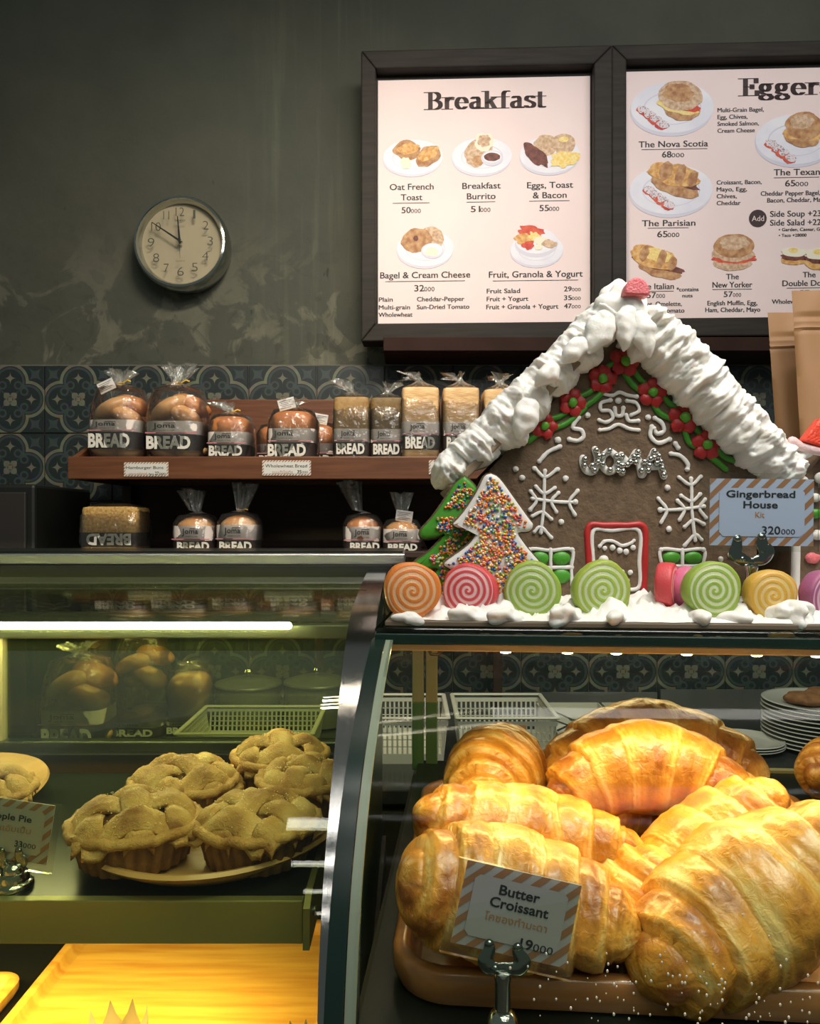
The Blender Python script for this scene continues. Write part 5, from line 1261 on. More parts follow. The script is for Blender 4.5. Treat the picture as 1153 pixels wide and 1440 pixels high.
# snow of royal icing
mb = MB(); NX, NY = 220, 44; vs = []; fs = []
for j in range(NY+1):
    for i in range(NX+1):
        x = .012+.575*i/NX; y = .012+.20*j/NY
        e = min(1, min(i, NX-i)/8, min(j, NY-j)/4)
        q = Vector((x*38, y*46, 0)); h = .45+.95*noise.noise(q)+.42*noise.noise(q*2.3)+.26*noise.noise(q*5)+.12*noise.noise(q*11)
        fall = 1-.55*max(0, 1-abs(x-.315)/.09)
        hh = max(0, h)*.021*fall*(.4+.6*min(1, j/5))
        hh += .004*max(0, noise.noise(Vector((x*150, y*150, 4))))
        w = CF @ Vector((x+.002*noise.noise(q*3), y+.0045*noise.noise(Vector((x*60, 0, 7)))*(1 if j < 3 else 0), .0054+e*(.0015+hh)))
        vs.append(w)
for j in range(NY):
    for i in range(NX): fs.append((j*(NX+1)+i, j*(NX+1)+i+1, (j+1)*(NX+1)+i+1, (j+1)*(NX+1)+i))
sn = build(mb.add(vs, fs), 'icing_snow', M['icing'], auto=180)
tag(ground(sn, CF @ Vector((.3, .1, .0054))), 'lumpy white icing spread like snow around the gingerbread house', 'icing', kind='stuff')

DH = .800
gh = thing('gingerbread_house', 'large gingerbread house with snowy icing roof on the glass case', 'gingerbread house', (HP(875, 735).x, DH+.08, ZH))
def H(name, mb, m, **k): return build(mb, name, m, k.pop('parent', gh), **k)
# front gable wall
K = DH/F
ol = [(690, 860), (1062, 860), (1062, 662), (876, 462), (690, 662)]
pl = [(P(x, y, DH).x, P(x, y, DH).z) for x, y in ol]
zb = ZH+.001; pl[0] = (pl[0][0], zb); pl[1] = (pl[1][0], zb)
H('front_wall', MB().prism(pl, DH, DH+.010), M['ginger'], bevel=.0015, smooth=False)
H('back_wall', MB().prism(pl, DH+.145, DH+.155), M['ginger'], bevel=.0015, smooth=False)
for x0, x1 in ((pl[0][0], pl[0][0]+.01), (pl[1][0]-.01, pl[1][0])): H('side_wall', MB().box(x0, x1, DH+.010, DH+.145, zb, pl[2][1]-.012), M['ginger'], smooth=False)
# roof boards
def roof(a, b, name='roof_board'):
    A = P(a[0], a[1], DH); B = P(b[0], b[1], DH); t = (B-A).normalized(); n = Vector((-t.z, 0, t.x));
    if n.z < 0: n = -n
    vs = [q+n*k+Vector((0, y, 0)) for y in (-.022, .175) for q, k in ((A, 0), (B, 0), (B, .009), (A, .009))]
    H(name, MB().add(vs, [(0, 1, 2, 3), (7, 6, 5, 4), (0, 4, 5, 1), (1, 5, 6, 2), (2, 6, 7, 3), (3, 7, 4, 0)]), M['gingeredge'], smooth=False, bevel=.002)
roof((636, 694), (876, 452)); roof((1108, 690), (880, 455))
# piled icing on the roof, ridged by the spatula and drooping in lobes
def icing(path, seed, lobes, y0=DH-.034, depth=.19, name='roof_icing', big=1.0, la=.40):
    pts = [P(x, y, DH) for x, y, _, _ in path]; up = [q[2]*K*1.12 for q in path]; dn = [q[3]*K*1.15 for q in path]
    n = len(pts); NT, NS = 170, 58; vs = []
    L_ = [0]
    for i in range(1, n): L_.append(L_[-1]+(pts[i]-pts[i-1]).length)
    tot = L_[-1]
    def at(s):
        s = min(max(s, 0), tot-1e-6)
        for i in range(1, n):
            if L_[i] >= s: break
        k = (s-L_[i-1])/(L_[i]-L_[i-1]); k2 = k*k*(3-2*k)
        return pts[i-1].lerp(pts[i], k), up[i-1]+(up[i]-up[i-1])*k2, dn[i-1]+(dn[i]-dn[i-1])*k2, (pts[i]-pts[i-1]).normalized()
    T0 = (pts[-1]-pts[0]).normalized(); N0 = Vector((-T0.z, 0, T0.x))
    if N0.z < 0: N0 = -N0
    for i in range(NT+1):
        s = tot*i/NT; p, u_, d_, _ = at(s); ex = min(1, min(i, NT-i)/9+.04)**.5
        rid = noise.noise(Vector((s*190+seed, .5, .5))); rid2 = abs(noise.noise(Vector((s*75+seed, 3, 1))))
        lob = abs(math.sin(PI*s/tot*lobes+.5*noise.noise(Vector((s*30, seed, 0)))))**.55
        for j in range(NS):
            a = 2*PI*j/NS; c, s_ = math.cos(a), math.sin(a)      # c: along the slope normal (up), s_: towards the viewer (-) or back
            h = (u_ if c > 0 else d_*(1-la+la*lob if s_ < .3 else .5))
            front = .022+.010*lob*(la/.4)
            yy = (-front*big*abs(s_)**.8 if s_ < 0 else depth*abs(s_)**.6)
            w = Vector((s*120+seed*7, c*1.4, s_*1.4))
            f = 1+.06*rid+.16*noise.noise(w*.55)+.07*noise.noise(Vector((s*260, c*2.6+seed, s_*2.6)))+.06*noise.noise(Vector((s*420, c*7, s_*7)))-.08*rid2*max(0, c+.3)
            vs.append(p+N0*(h*c*f*ex)+Vector((0, yy*ex*(1+.12*rid+.22*noise.noise(Vector((s*85, c*2, seed)))+.17*noise.noise(Vector((s*210, c*1.2, seed)))*max(0, .8+c)+.12*noise.noise(Vector((s*330, c*6, seed)))), 0))+Vector((0, .002, 0)))
    fs = [(i*NS+j, i*NS+(j+1) % NS, (i+1)*NS+(j+1) % NS, (i+1)*NS+j) for i in range(NT) for j in range(NS)]
    fs += [tuple(range(NS-1, -1, -1)), tuple(NT*NS+j for j in range(NS))]
    o = H(name, MB().add(vs, fs), M['icing'], auto=180); return o
icing([(612, 684, 18, 14), (640, 658, 24, 18), (676, 622, 26, 30), (715, 585, 27, 38), (752, 548, 26, 30), (792, 509, 26, 33), (832, 470, 28, 30), (866, 434, 26, 24)], 1, 7.0)
icing([(888, 440, 24, 34), (915, 468, 30, 42), (945, 498, 32, 40), (985, 542, 32, 38), (1025, 584, 30, 38), (1062, 622, 28, 38), (1098, 656, 22, 30), (1120, 676, 14, 16)], 2, 11.0, big=1.5, la=.16)
# piled crown at the apex with petals hanging down, and a red jelly set in it
mb = MB().ball(HP(872, 438, DH-.012), .026, 40, 24, sc=(1.0, .9, .95), nz=.45, nf=48); H('apex_icing', mb, M['icing'], auto=180)
mb = MB().ball(HP(862, 425, DH+.01), .018, 30, 18, sc=(.8, .8, 1.25), nz=.35, nf=60, rot=Matrix.Rotation(.3, 3, 'Y')); H('apex_icing', mb, M['icing'], auto=180)
def leafdrop(px, py, w, h, rot, seed):
    c = HP(px, py, DH-.038); mb = MB(); vs = []; fs = []; n = 26
    for i in range(17):
        t = i/16; r = w*K*math.sin(PI*min(1, t*.93+.06))**.7*(1-t*.35)
        for k in range(n):
            a = 2*PI*k/n; x = r*math.cos(a); y = .009*math.sin(a)*math.sin(PI*min(1, t+.05))**.5; z = h*K*(.5-t)
            f = 1+.30*noise.noise(Vector((x*120+seed, z*120, 0)))+.14*noise.noise(Vector((x*300+seed, z*60, 0))); vs.append(c+Matrix.Rotation(rot, 3, 'Y') @ Vector((x*f, y*f, z)))
    for i in range(16):
        for k in range(n): fs.append((i*n+k, i*n+(k+1) % n, (i+1)*n+(k+1) % n, (i+1)*n+k))
    fs += [tuple(range(n)), tuple(16*n+k for k in range(n))]
    H('icing_petal', mb.add(vs, fs), M['icing'], auto=180)
leafdrop(880, 462, 19, 62, .10, 1); leafdrop(842, 468, 22, 62, .45, 2); leafdrop(806, 494, 17, 46, .75, 3); leafdrop(768, 528, 16, 42, .8, 4); leafdrop(905, 470, 20, 66, -.25, 5); leafdrop(738, 590, 22, 60, .3, 6)
mb = MB()
for k in range(13):
    a = math.radians(8+164*k/12)
mb = MB().prism([(HP(878, 430).x+17*K*math.cos(math.radians(a)), HP(878, 430).z+21*K*math.sin(math.radians(a))) for a in range(-10, 200, 15)], DH-.046, DH-.030)
H('jelly_slice', mb, M['jelly_pink'], bevel=.002)

# garland of red flowers and green leaves
def flower(px, py, r, seed, d=DH):
    c = HP(px, py, d, .0025); mb = MB()
    for k in range(5):
        a = 2*PI*k/5+seed; q = c+Vector((math.cos(a)*r*.62*K, 0, math.sin(a)*r*.62*K))
        mb.ball(q, r*.50*K, 14, 8, sc=(1, .48, 1), nz=.35, nf=260)
    fl = H('flower', mb, M['red'])
    mb = MB().ball(c-Vector((0, .0035, 0)), r*.36*K, 12, 8, sc=(1, .6, 1), nz=.2, nf=200); H('flower_centre', mb, M['flowerc'], parent=fl)
def stroke(pts, r, m, name, parent=None, off=.0, flat=.8, d=DH, k=5, wob=.12):
    pp = smooth_path([HP(x, y, d, off) for x, y in pts], k); n = len(pp)
    rs = [r*K*(1+wob*noise.noise(Vector((p.x*300, p.z*300, n)))) for p in pp]
    return H(name, MB().tube(pp, rs, 10, flat=flat), m, parent=parent or gh)
for p in ([(744, 620), (758, 608), (775, 592)], [(772, 590), (790, 584), (812, 566)], [(775, 604), (795, 596), (812, 584), (822, 574)], [(810, 560), (828, 552), (843, 538)], [(818, 574), (836, 562), (850, 548)], [(846, 524), (858, 514), (872, 508)],
          [(876, 522), (888, 540), (902, 552)], [(890, 520), (900, 534), (914, 545)], [(914, 560), (926, 580), (945, 590)], [(930, 556), (944, 570), (958, 575)], [(962, 605), (968, 622), (978, 628)], [(975, 600), (985, 612), (992, 614)], [(995, 640), (1008, 650), (1020, 660)], [(1005, 630), (1018, 643), (1032, 648)]):
    stroke(p, 4.2, M['green'], 'leaf_stem', off=.001)
for i, (x, y, r) in enumerate(((765, 600, 17), (804, 567, 18), (846, 534, 19), (878, 509, 20), (916, 553, 19), (961, 588, 21), (992, 626, 20))): flower(x, y, r, i*1.3)

# white piping
def piped(name, strokes, dots, r=3.1):
    mb = MB()
    for p in strokes:
        pp = smooth_path([HP(x, y, DH, .001) for x, y in p], 5); rs = [.84*r*K*(1+.22*noise.noise(Vector((q.x*260, q.z*260, 1)))) for q in pp]
        rs[0] *= 1.25; rs[-1] *= 1.25
        mb.tube(pp, rs, 9, flat=.85)
    for x, y, q in dots: mb.ball(HP(x, y, DH, .001), .9*q*K, 12, 8, sc=(1, .7, 1), nz=.15, nf=300)
    return H(name, mb, M['icing2'])
def each(name, strokes, dots, r=3.1):
    for p in strokes: piped(name, [p], [], r)
    for q in dots: piped('icing_dot', [], [q])
each('crest_piping', [[(845, 553), (860, 556.5), (870.6, 552), (882, 556), (895, 558)], [(858, 563), (845, 567), (845, 577), (857, 578), (861, 588), (852, 594), (842, 591)],
     [(864, 574), (866, 584), (874, 584), (876, 574)], [(881, 564), (894, 567), (898, 578), (887, 584)], [(880, 584), (884, 592), (897, 592)], [(843, 605), (856, 603), (869, 597), (884, 603), (898, 605)]], [(869, 564, 5)])
each('scroll_piping', [[(813, 587), (805, 601), (817, 605), (820, 614), (812, 620), (800, 618)], [(920, 588), (930, 595), (933, 606), (924, 610), (919, 603)], [(916, 600), (914, 613), (925, 623), (941, 618)],
     [(787, 628), (770, 636), (758, 649)], [(943, 638), (956, 641), (966, 652), (966, 660)], [(949, 624), (953, 630)]], [(826, 584, 4.6), (784, 619, 5.4), (911, 587, 4.6)], 3.6)
SF = [[(766, 662), (765, 680), (765, 703), (763, 725), (760, 749)], [(752, 659), (766, 671), (783, 660)], [(753, 684), (765, 694), (780, 686)], [(748, 701), (768, 704), (790, 706), (809, 706)], [(812, 690), (800, 706), (808, 724)],
      [(785, 693), (775, 705), (782, 720)], [(746, 691), (754, 704), (745, 717)], [(748, 726), (762, 720), (775, 730)], [(751, 748), (760, 741), (775, 756)]]
piped('snowflake', SF, [(751, 659, 3.8), (784, 660, 3.8), (809, 706, 4.5)], 2.9)
piped('snowflake', [[(1737-x, y+11) for x, y in p] for p in SF], [(928, 717, 4.5)], 2.9)
each('dot', [], [(795, 673, 4.8), (789, 734, 4.8), (734, 672, 4.8), (725, 660, 4.8), (938, 686, 4.8), (940, 744, 4.8), (1003, 793, 4), (1013, 786, 4.4), (1026, 780, 4)])
# name in silver balls
rnd = random.Random(8)
for nm, st, balls in (('J', [[(836, 632), (840, 648), (834, 663), (824, 662), (819, 652), (819, 644)]], [(837, 634), (840, 642), (839, 650), (834, 662), (821, 646), (820, 655), (831, 655)]),
                      ('O', [[(856, 634), (866, 642), (867, 655), (857, 664), (847, 656), (847, 643), (856, 634)]], [(855, 634), (865, 642), (867, 652), (856, 661), (846, 653), (846, 641)]),
                      ('M', [[(874, 665), (872, 650), (873, 640)], [(873, 641), (884, 650), (894, 636)], [(894, 636), (898, 652), (901, 668)]], [(874, 663), (867, 662), (873, 655), (880, 654), (873, 642), (884, 650), (889, 643), (895, 636), (895, 644), (892, 651)]),
                      ('A', [[(903, 668), (912, 650), (919, 635)], [(919, 635), (926, 650), (933, 670)], [(908, 657), (928, 656)]], [(900, 662), (909, 662), (904, 650), (912, 646), (918, 636), (911, 655), (917, 644), (921, 652), (927, 650), (929, 659), (931, 668), (924, 642)])):
    mb = MB()
    for p in st: mb.tube(smooth_path([HP(x, y, DH, .001) for x, y in p], 4), 5.0*K, 9, flat=.7)
    lt = H('icing_letter', mb, M['icing2'])
    b0 = None
    for (x, y) in balls:
        q = HP(x, y, DH, .0052)
        if b0 is None: b0 = build(MB().ball((0, 0, 0), 4.4*K, 14, 10), 'silver_ball', M['silver'], world=False); b0.parent = lt; o = b0
        else: o = b0.copy(); COL.objects.link(o); o.parent = lt
        o.location = WM[lt.name].inverted() @ q
# door and windows
stroke([(828, 834), (828, 790), (827, 742), (850, 739), (880, 739), (905, 741), (907, 780), (905, 832)], 4.6, M['red'], 'door_border', k=6)
stroke([(835, 826), (834, 790), (834, 747), (860, 746), (898, 746), (899, 790), (898, 826), (870, 828)], 2.9, M['icing2'], 'door_outline', k=6)
each('door_piping', [[(843, 768), (850, 761), (862, 761), (874, 767), (886, 764), (891, 760)], [(868, 814), (882, 816)]], [(848, 788, 8), (850, 771, 4), (861, 770, 4.6), (871, 774, 4.6), (880, 776, 4.6), (890, 770, 4.4), (862, 803, 4.2), (874, 804, 4.4), (886, 805, 4.2)], 2.8)
for x0, y0, x1, y1 in ((744, 773, 804, 822), (929, 773, 989, 818)):
    mx_, my_ = (x0+x1)/2, (y0+y1)/2
    wf = piped('window_piping', [[(x0, y1), (x0+1, my_), (x0, y0), (mx_, y0+1), (x1, y0), (x1-1, my_), (x1, y1)], [(mx_, y0), (mx_, y1)], [(x0, my_+1), (x1, my_)]], [(x0, y0, 4), (x1, y0, 4)], 3.0)
    for a, b in ((x0+3, mx_-3), (mx_+3, x1-3)):
        for c, e in ((y0+3, my_-3), (my_+3, y1-2)):
            mb = MB().ball(HP((a+b)/2, (c+e)/2, DH, .0005), 1, 18, 8, sc=((b-a)/2*1.08*K, .0035, (e-c)/2*1.08*K), nz=0)
            H('green_pane', mb, M['green'], parent=wf)

# ---------------------------------------------------- tree cookies
def tree(label, outline, d, inset, base_m, ice_m, nspr, seed, region=None, thick=.009, lean=0):
    c = (sum(x for x, y in outline)/len(outline), max(y for x, y in outline)); base = P(c[0], c[1], d); base.z = ZH+.0015
    t = thing('tree_cookie', label, 'cookie', base)
    K2 = d/F; pts = [Vector((P(x, y, d).x, 0, P(x, y, d).z)) for x, y in outline]
    pts = smooth_path(pts+[pts[0]], 3)[:-1]
    zmin = min(p.z for p in pts); 
    for p in pts: p.z = base.z+(p.z-zmin)
    def shrink(ps, a):
        out = []; n = len(ps); A = sum(ps[i].x*ps[(i+1) % n].z-ps[(i+1) % n].x*ps[i].z for i in range(n)); sg = 1 if A > 0 else -1
        for i in range(n):
            t_ = (ps[(i+1) % n]-ps[i-1]).normalized(); out.append(ps[i]+Vector((-t_.z, 0, t_.x))*a*sg)
        return out
    mb = MB().prism([(p.x, p.z) for p in shrink(pts, -.0012)], d, d+thick); build(mb, 'cookie_base', base_m, t, bevel=.0008, smooth=False)
    n = len(pts); rings = [(0, 0), (0, -.0026), (.0012, -.0042), (.0035, -.0050)]; vs = []; fs = []
    for a, y in rings: vs += [Vector((p.x, d+y+.0004*noise.noise(p*200), p.z)) for p in shrink(pts, a+inset*.0)]
    for i in range(len(rings)-1):
        for k in range(n): fs.append((i*n+k, i*n+(k+1) % n, (i+1)*n+(k+1) % n, (i+1)*n+k))
    fs.append(tuple((len(rings)-1)*n+k for k in range(n)))
    build(MB().add(vs, fs), 'icing_layer', ice_m, t, auto=50)
    rnd = random.Random(seed); poly_ = [(p.x, p.z) for p in shrink(pts, .0040)]
    def inside(x, z):
        r = False
        for i in range(len(poly_)):
            (x1, z1), (x2, z2) = poly_[i-1], poly_[i]
            if (z1 > z) != (z2 > z) and x < (x2-x1)*(z-z1)/(z2-z1)+x1: r = not r
        return r
    xs = [p[0] for p in poly_]; zs = [p[1] for p in poly_]; mb = MB(); cnt = 0; tries = 0
    import bmesh
    bm = bmesh.new(); bmesh.ops.create_icosphere(bm, subdivisions=2, radius=1); iv = [v.co.copy() for v in bm.verts]; jf = [tuple(v.index for v in f.verts) for f in bm.faces]; bm.free()
    while cnt < nspr and tries < nspr*12:
        tries += 1; x, z = rnd.uniform(min(xs), max(xs)), rnd.uniform(min(zs), max(zs))
        if not inside(x, z): continue
        if region and not region((x/K2+576.5), 735-(z-ZC)/K2, rnd): continue
        q = Vector((x, d-.0052-rnd.uniform(0, .0010), z)); s_ = rnd.uniform(.00125, .0016)
        mb.add([q+v*s_ for v in iv], jf, rnd.choices(range(6), (30, 16, 18, 15, 12, 14))[0]); cnt += 1
    build(mb, 'sprinkles', SPR, t, kind='stuff')
    return t
W1 = [(690, 626), (702, 633), (722, 660), (742, 688), (749, 698), (743, 707), (728, 709), (735, 722), (745, 735), (758, 750), (761, 758), (748, 764), (729, 765), (736, 776), (746, 796), (752, 812), (735, 820), (690, 818), (640, 822), (628, 812),
      (640, 790), (656, 763), (640, 762), (630, 758), (625, 751), (647, 735), (662, 722), (669, 708), (658, 703), (645, 702), (637, 697), (645, 688), (656, 674), (670, 652), (681, 630)]
def reg1(px, py, r):
    core = 34 if py < 700 else 50 if py < 770 else 62
    e = abs(px-692-(py-700)*.02)
    if py < 700: core = 12+(py-626)*.42
    return r.random() < (1.0 if e < core*.8 else .28)
tree('white iced tree cookie covered in coloured sugar balls, in front of the house', W1, .752, 0, M['ginger'], M['icing2'], 1150, 1, reg1)
W2 = [(653, 630), (664, 640), (672, 655), (676, 700), (690, 720), (690, 760), (700, 790), (704, 815), (640, 818), (600, 812), (586, 798), (600, 778), (616, 760), (600, 760), (580, 765), (582, 752), (604, 735), (625, 712), (612, 716), (594, 717), (591, 707), (606, 690), (622, 668), (640, 640)]
def reg2(px, py, r): return (px > 616-(py-640)*.02 and not (716 < py < 728)) and px > 700-(py-560)*.62 or (py > 780 and px > 604)
tree('green iced tree cookie half hidden behind the white tree cookie', W2, .775, 0, M['ginger'], M['green'], 800, 2, reg2)

# ---------------------------------------------------- jelly roll slices
def slice_(label, px, py, r, ca, cb, d=.733, tw=.0060, rz=0, th=.017, sq=1.0, seed=0, lean=0, grp='sugared jelly roll slices'):
    K2 = d/F; R_ = r*K2; n = 64; vs = []; fs = []
    for rr_, y in ((.90, 0), (.97, .0012), (1.0, .004), (1.0, th-.004), (.97, th-.0012), (.9, th)):
        for k in range(n):
            a = 2*PI*k/n; f = 1+.035*math.sin(a*3+seed)+.03*noise.noise(Vector((math.cos(a)*2+seed, math.sin(a)*2, 0)))+.012*noise.noise(Vector((math.cos(a)*12, math.sin(a)*12, seed)))
            vs.append((R_*rr_*f*math.cos(a), y-th/2, R_*sq*rr_*f*math.sin(a)))
    for i in range(5):
        for k in range(n): fs.append((i*n+k, i*n+(k+1) % n, (i+1)*n+(k+1) % n, (i+1)*n+k))
    fs += [tuple(range(n-1, -1, -1)), tuple(5*n+k for k in range(n))]
    m = swirl_material('jelly_swirl', ca, cb, tw, R_)
    o = build(MB().add(vs, fs), 'jelly_slice', m, auto=50); o.location = P(px, py, d); o.rotation_euler = (lean, 0, rz); return tag(o, label, 'candy', grp)
OR, OL = (.68, .21, .03), (.72, .45, .24)
slice_('orange jelly roll slice at the left corner of the cake board', 579, 830, 40, OR, OL, .722, rz=.15, seed=1)
slice_('red and pink jelly roll slice in front of the white tree cookie', 661, 829, 39, (.62, .07, .08), (.80, .50, .50), .734, rz=-.30, seed=2, sq=.93, tw=.0056)
slice_('green jelly roll slice below the left window of the house', 748, 829, 40, (.28, .42, .06), (.50, .58, .33), .732, rz=-.08, seed=3)
slice_('yellow-green jelly roll slice in front of the left of the door', 845, 829, 41, (.33, .44, .06), (.52, .60, .34), .730, rz=.1, seed=4)
slice_('green jelly roll slice right of the door, beside the red edge-on one', 1000, 829, 40, (.27, .40, .06), (.54, .61, .36), .722, rz=.08, seed=5)
slice_('yellow jelly roll slice under the gingerbread house card', 1082, 836, 36, (.60, .36, .05), (.66, .48, .18), .718, rz=.05, seed=6)
slice_('purple jelly roll slice cut off by the right edge of the picture', 1160, 840, 39, (.34, .10, .20), (.60, .38, .48), .714, rz=.35, seed=7)
slice_('red jelly roll slice standing edge-on right of the door', 938, 822, 31, (.62, .07, .08), (.75, .35, .35), .750, rz=1.05, th=.016, seed=8)
slice_('pink jelly roll slice standing edge-on beside the red one', 965, 826, 29, (.62, .16, .28), (.75, .40, .48), .752, rz=.9, th=.013, seed=9)
# small blobs of icing in front of the slices
for i, (px, py, r, d) in enumerate(((575, 866, 15, .705), (668, 860, 22, .712), (718, 862, 22, .706), (800, 862, 26, .708), (868, 868, 20, .70), (985, 866, 20, .700), (1105, 862, 30, .706), (1146, 868, 15, .698), (1026, 866, 18, .698))):
    c = P(px, py, d); c.z = ZH
    mb = MB().ball((0, 0, 0), r*d/F, 40, 24, sc=(1.45, .65, .62), nz=.75, nf=85)
    o = build(mb, 'icing_blob', M['icing'], auto=180); o.location = c+Vector((0, 0, r*d/F*.28)); o.rotation_euler = (0, 0, i*.3)
    tag(o, ['small icing blob before the orange slice', 'icing blob before the red and pink slice', 'icing blob left of the green slice', 'wide icing blob between the two green slices left of the door', 'icing blob below the yellow-green slice',
            'icing blob before the green slice right of the door', 'biggest icing blob, before the yellow and purple slices', 'icing blob at right edge before the purple slice', 'icing blob between green and yellow slices'][i], 'icing', 'icing blobs along the board edge')

# ---------------------------------------------------- small second house at right
sh = thing('small_gingerbread_house', 'small gingerbread house with red jelly roof peak at the right edge', 'gingerbread house', P(1175, 860, .80)*1.0)
sh.location.z = ZH; WM[sh.name] = Matrix.Translation(sh.location)
D2 = .795
ol = [(1112, 862), (1240, 862), (1240, 700), (1176, 618), (1112, 700)]; pl = [(P(x, y, D2).x, max(P(x, y, D2).z, ZH+.001)) for x, y in ol]
build(MB().prism(pl, D2, D2+.09), 'house_body', M['ginger'], sh, smooth=False, bevel=.0015)
for pts, r in (([(1104, 680), (1116, 652), (1135, 634), (1160, 624)], 9), ([(1160, 624), (1200, 634), (1236, 668), (1250, 690)], 9)):
    pp = smooth_path([P(x, y, D2-.004) for x, y in pts], 6); build(MB().tube(pp, [r*K*(1+.2*noise.noise(p*150)) for p in pp], 14, flat=1.2), 'roof_icing', M['icing'], sh)
pk = [(P(x, y, D2).x, P(x, y, D2).z) for x, y in ((1118, 622), (1143, 590), (1156, 592), (1178, 634), (1150, 632))]
build(MB().prism(pk, D2-.016, D2-.002), 'jelly_peak', M['jelly_red'], sh, bevel=.002)
pp = smooth_path([P(x, y, D2-.010) for x, y in ((1114, 620), (1126, 628), (1150, 634), (1180, 638))], 6); build(MB().tube(pp, 6.5*K, 12), 'jelly_rim', M['jelly_white'], sh)
for x, y, r in ((1127, 677, 9), (1155, 672, 9), (1146, 700, 7), (1095+38, 690, 5)): build(MB().ball(P(x, y, D2-.003), r*K, 14, 10, sc=(1.1, .7, .9)), 'icing_dot', M['icing2'], sh)
pp = smooth_path([P(x, y, D2-.003) for x, y in ((1118, 700), (1119, 760), (1118, 830))], 6); build(MB().tube(pp, 6*K, 10), 'corner_piping', M['icing2'], sh)
for i, (x, y) in enumerate(((1146, 722), (1150, 752), (1144, 785))): build(MB().ball(P(x, y, D2-.002), 9*K, 14, 8, sc=(1.2, .5, .8), nz=.3, nf=200), 'icing_flower', (M['green'], M['icing2'], M['jelly_pink'])[i], sh)

# ---------------------------------------------------- kraft paper pouches behind
def pouch(label, x0, x1, ytop, d, lean, tilt, seed):
    X0, X1 = P(x0, 0, d).x, P(x1, 0, d).x; zt = P(0, ytop, d).z; h = zt-ZT-.001; w = X1-X0
    vs = []; fs = []; NX, NZ = 20, 120
    for sd in (-1, 1):
        for j in range(NZ+1):
            t = j/NZ; th = .030*(1-t)**.8*(t+.12)**.25+.0012
            for i in range(NX+1):
                u = i/NX; e = (math.sin(PI*u))**.5
                y = sd*th*e+.0022*noise.noise(Vector((u*5+seed, t*7, sd)))*(e+.2)+((.0030*math.sin((t-.86)*PI/.008)) if .86 < t < .90 else 0)
                if .905 < t < .925: y *= .4
                vs.append((X0+w*u+tilt*t, d+y+lean*t, ZT+.001+h*t))
    o_ = (NX+1)*(NZ+1)
    for j in range(NZ):
        for i in range(NX):
            a = j*(NX+1)+i; fs.append((a, a+1, a+NX+2, a+NX+1)); fs.append((o_+a, o_+a+NX+1, o_+a+NX+2, o_+a+1))
    for j in range(NZ):
        a = j*(NX+1); fs.append((a, a+NX+1, o_+a+NX+1, o_+a)); a += NX; fs.append((a, o_+a, o_+a+NX+1, a+NX+1))
    for i in range(NX):
        fs.append((i, o_+i, o_+i+1, i+1)); a = NZ*(NX+1)+i; fs.append((a, a+1, o_+a+1, o_+a))
    o = build(MB().add(vs, fs), 'paper_pouch', M['kraftbag'], auto=60); tag(ground(o, ((X0+X1)/2, d, ZT)), label, 'bag', 'brown kraft pouches behind the small house')
pouch('shorter brown kraft pouch, left of the two behind the small house', 1106, 1225, 431, 1.02, .03, -.011, 1)
pouch('taller brown kraft pouch at the right edge behind the small house', 1138, 1262, 402, .965, .02, -.012, 2)

# ============================================================ standing cards in clips
def clip_holder(label, ears, yoke, stem, base_z, d, base_r, rscale=1.0, hz=1.0):
    """ears: list of ear strokes in photo units"""
    K2 = d/F; b = P(stem[0], 0, d); t = thing('card_holder', label, 'card holder', (b.x, d+.004, base_z))
    for e in ears:
        pp = smooth_path([P(x, y, d+.004) for x, y, _ in e], 5); rs = []
        for i in range(len(pp)):
            q = i/(len(pp)-1)*(len(e)-1); k = min(int(q), len(e)-2); rs.append((e[k][2]+(e[k+1][2]-e[k][2])*(q-k))*K2*1.3)
        build(MB().tube(pp, rs, 14, flat=.30), 'clip_ear', M['chrome_dark'], t)
        build(MB().ball(P(e[0][0], e[0][1], d+.003), e[0][2]*1.15*K2, 12, 8, sc=(1, .6, .8)), 'clip_tip', M['chrome_dark'], t)
    y1 = stem[1]; zt = P(0, y1, d).z; r = 11*rscale*K2
    build(MB().lathe([(r*.8, base_z-zt+.010), (r, base_z-zt+.012), (r, -.006), (r*1.15, -.003), (r*1.1, 0), (r*.5, .001), (.0001, .001)], 24, c=(b.x, d+.004, zt)), 'stem', M['chrome'], t)
    R_ = base_r; z0 = base_z
    build(MB().lathe([(R_*.98, .0), (R_, .0015*hz), (R_*.99, .004*hz), (R_*.86, .0062*hz), (R_*.80, .0066*hz), (R_*.78, .009*hz), (R_*.66, .0125*hz), (R_*.58, .013*hz), (R_*.55, .0155*hz), (R_*.42, .0190*hz), (R_*.28, .020*hz), (.0001, .020*hz)], 40, c=(b.x, d+.004, z0)), 'base', M['chrome'], t)
    return t
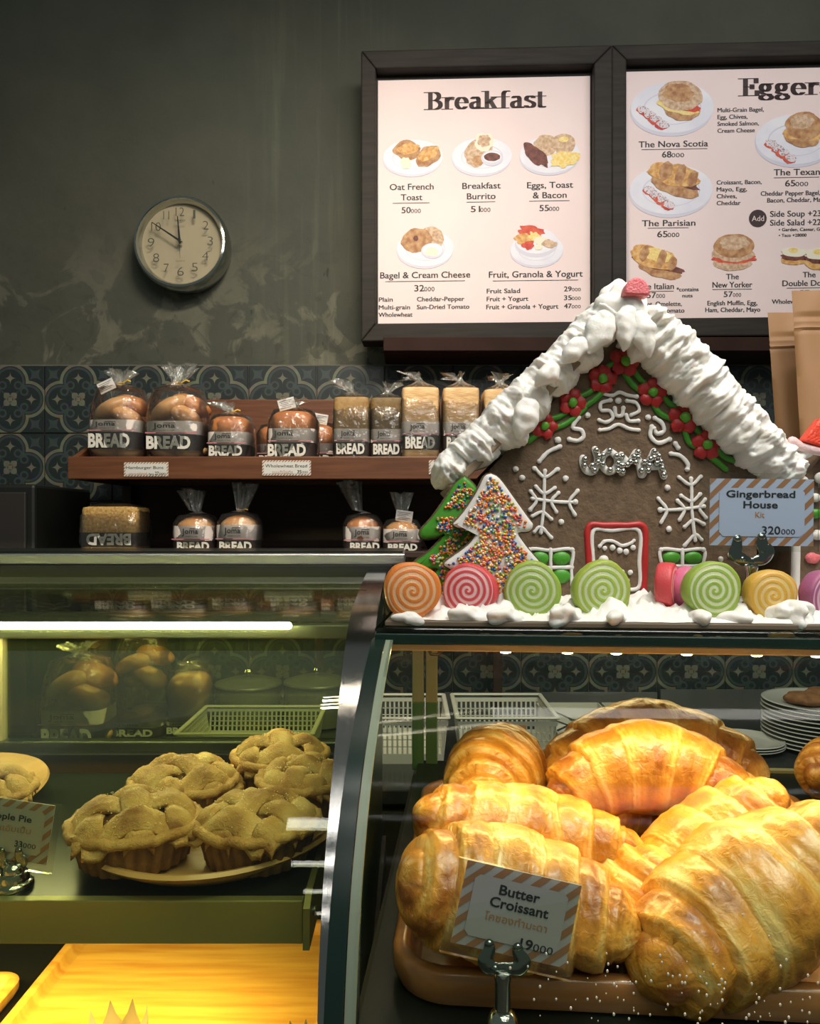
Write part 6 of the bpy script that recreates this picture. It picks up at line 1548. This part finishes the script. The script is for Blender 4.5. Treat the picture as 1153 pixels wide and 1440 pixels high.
# butter croissant card
ZB2 = O.z+ZD
d = .488
f_ = sheet(726, 1285, d, roll=math.radians(12.5), lean=math.radians(-4))
t = thing('price_card', 'striped card reading Butter Croissant, held by a chrome clip', 'price card', P(708, 1350, d))
pc = striped_card(f_, 164, 115, 15, (M['cardgrey'], M['kraft']), t, 13, 27, sleeve=(13, 10, 1.5, 15))
B0 = (726-82, 1285-57.5)
def at0(items): return [(s, a+B0[0], b+B0[0], y+B0[1], c, bo) for s, a, b, y, c, bo in items]
words(f_, pc, at0([('Butter', 52, 110, 36, 14, .022), ('Croissant', 42, 126, 54, 14, .022), ('19', 95, 113, 101, 14, .02), ('000', 114, 142, 101, 10.5, 0)]), M['ink'], 'printed_name')
words(f_, pc, at0([('โคซองทำมะดา', 39, 128, 73, 10, .006)]), M['kraftink'], 'printed_script')
clip_holder('chrome clip stand with round stepped base holding the butter croissant card',
    [[(688, 1327, 5.5), (688, 1336, 6.5), (683, 1350, 9), (688, 1360, 9), (700, 1362, 6)], [(728, 1332, 5.5), (729, 1340, 6.5), (735, 1353, 9), (728, 1362, 9), (714, 1362, 6)], [(696, 1362, 5), (708, 1360, 5), (722, 1362, 5)]],
    None, (708, 1372), O.z+ZD+.002, .4795, .0185, hz=2.1)
# gingerbread card
d = .7485
f_ = sheet(1071, 720.5, d, roll=math.radians(.6))
t = thing('price_card', 'bluish striped card reading Gingerbread House Kit, standing before the house', 'price card', P(1056, 765, d))
pc = striped_card(f_, 146, 94, 13, (M['cardblue'], M['kraft']), t, 9.5, 21, sleeve=(14, 7, 8, 8))
words(f_, pc, [('Gingerbread', 1020.5, 1117.5, 699.5, 10, .022), ('House', 1044.7, 1093, 714.5, 10, .022), ('320', 1071, 1097, 751, 11.5, .014), ('000', 1098.2, 1117.5, 751, 7.6, 0)], M['ink'], 'printed_name')
words(f_, pc, [('Kit', 1061.5, 1074.5, 728, 8.4, .008)], M['kraftink'], 'printed_word')
clip_holder('chrome clip stand between the green and yellow slices holding the gingerbread card',
    [[(1037, 758, 5), (1036, 768, 6), (1034, 780, 7.5), (1044, 787, 7), (1052, 789, 5)], [(1071, 755, 5), (1073, 768, 7), (1078, 776, 9), (1072, 786, 7), (1062, 789, 5)], [(1044, 786, 4), (1057, 790, 4.5), (1070, 786, 4)]],
    None, (1059, 795), ZH+.002, .7405, .011, rscale=.75)
# apple pie card
d = .672
f_ = sheet(12, 1166, d, roll=math.radians(8.5))
t = thing('price_card', 'striped card reading Apple Pie at the left edge of the pie shelf', 'price card', P(16, 1205, d))
pc = striped_card(f_, 120, 84, 11, (M['cardgrey'], M['kraft']), t, 9, 19, sleeve=(10, 9, 3, 11))
B1 = (12-60, 1166-42)
def at1(items): return [(s, a+B1[0], b+B1[0], y+B1[1], c, bo) for s, a, b, y, c, bo in items]
words(f_, pc, at1([('Apple Pie', 30, 91, 28, 9, .022), ('33', 72, 83, 64, 9, .018), ('000', 84, 102, 64, 7, 0)]), M['ink'], 'printed_name')
words(f_, pc, at1([('พายแอับเปิ้น', 24, 92, 44, 8.5, .006)]), M['kraftink'], 'printed_script')
clip_holder('chrome clip stand at the left edge holding the apple pie card',
    [[(2, 1196, 4), (2, 1204, 5), (0, 1212, 6), (6, 1219, 5), (12, 1221, 4)], [(26, 1196, 4), (27, 1204, 5), (30, 1212, 7), (25, 1219, 6), (15, 1221, 4)]],
    None, (16, 1224), Zr(-.312), .6645, .0165, rscale=.75, hz=1.1)
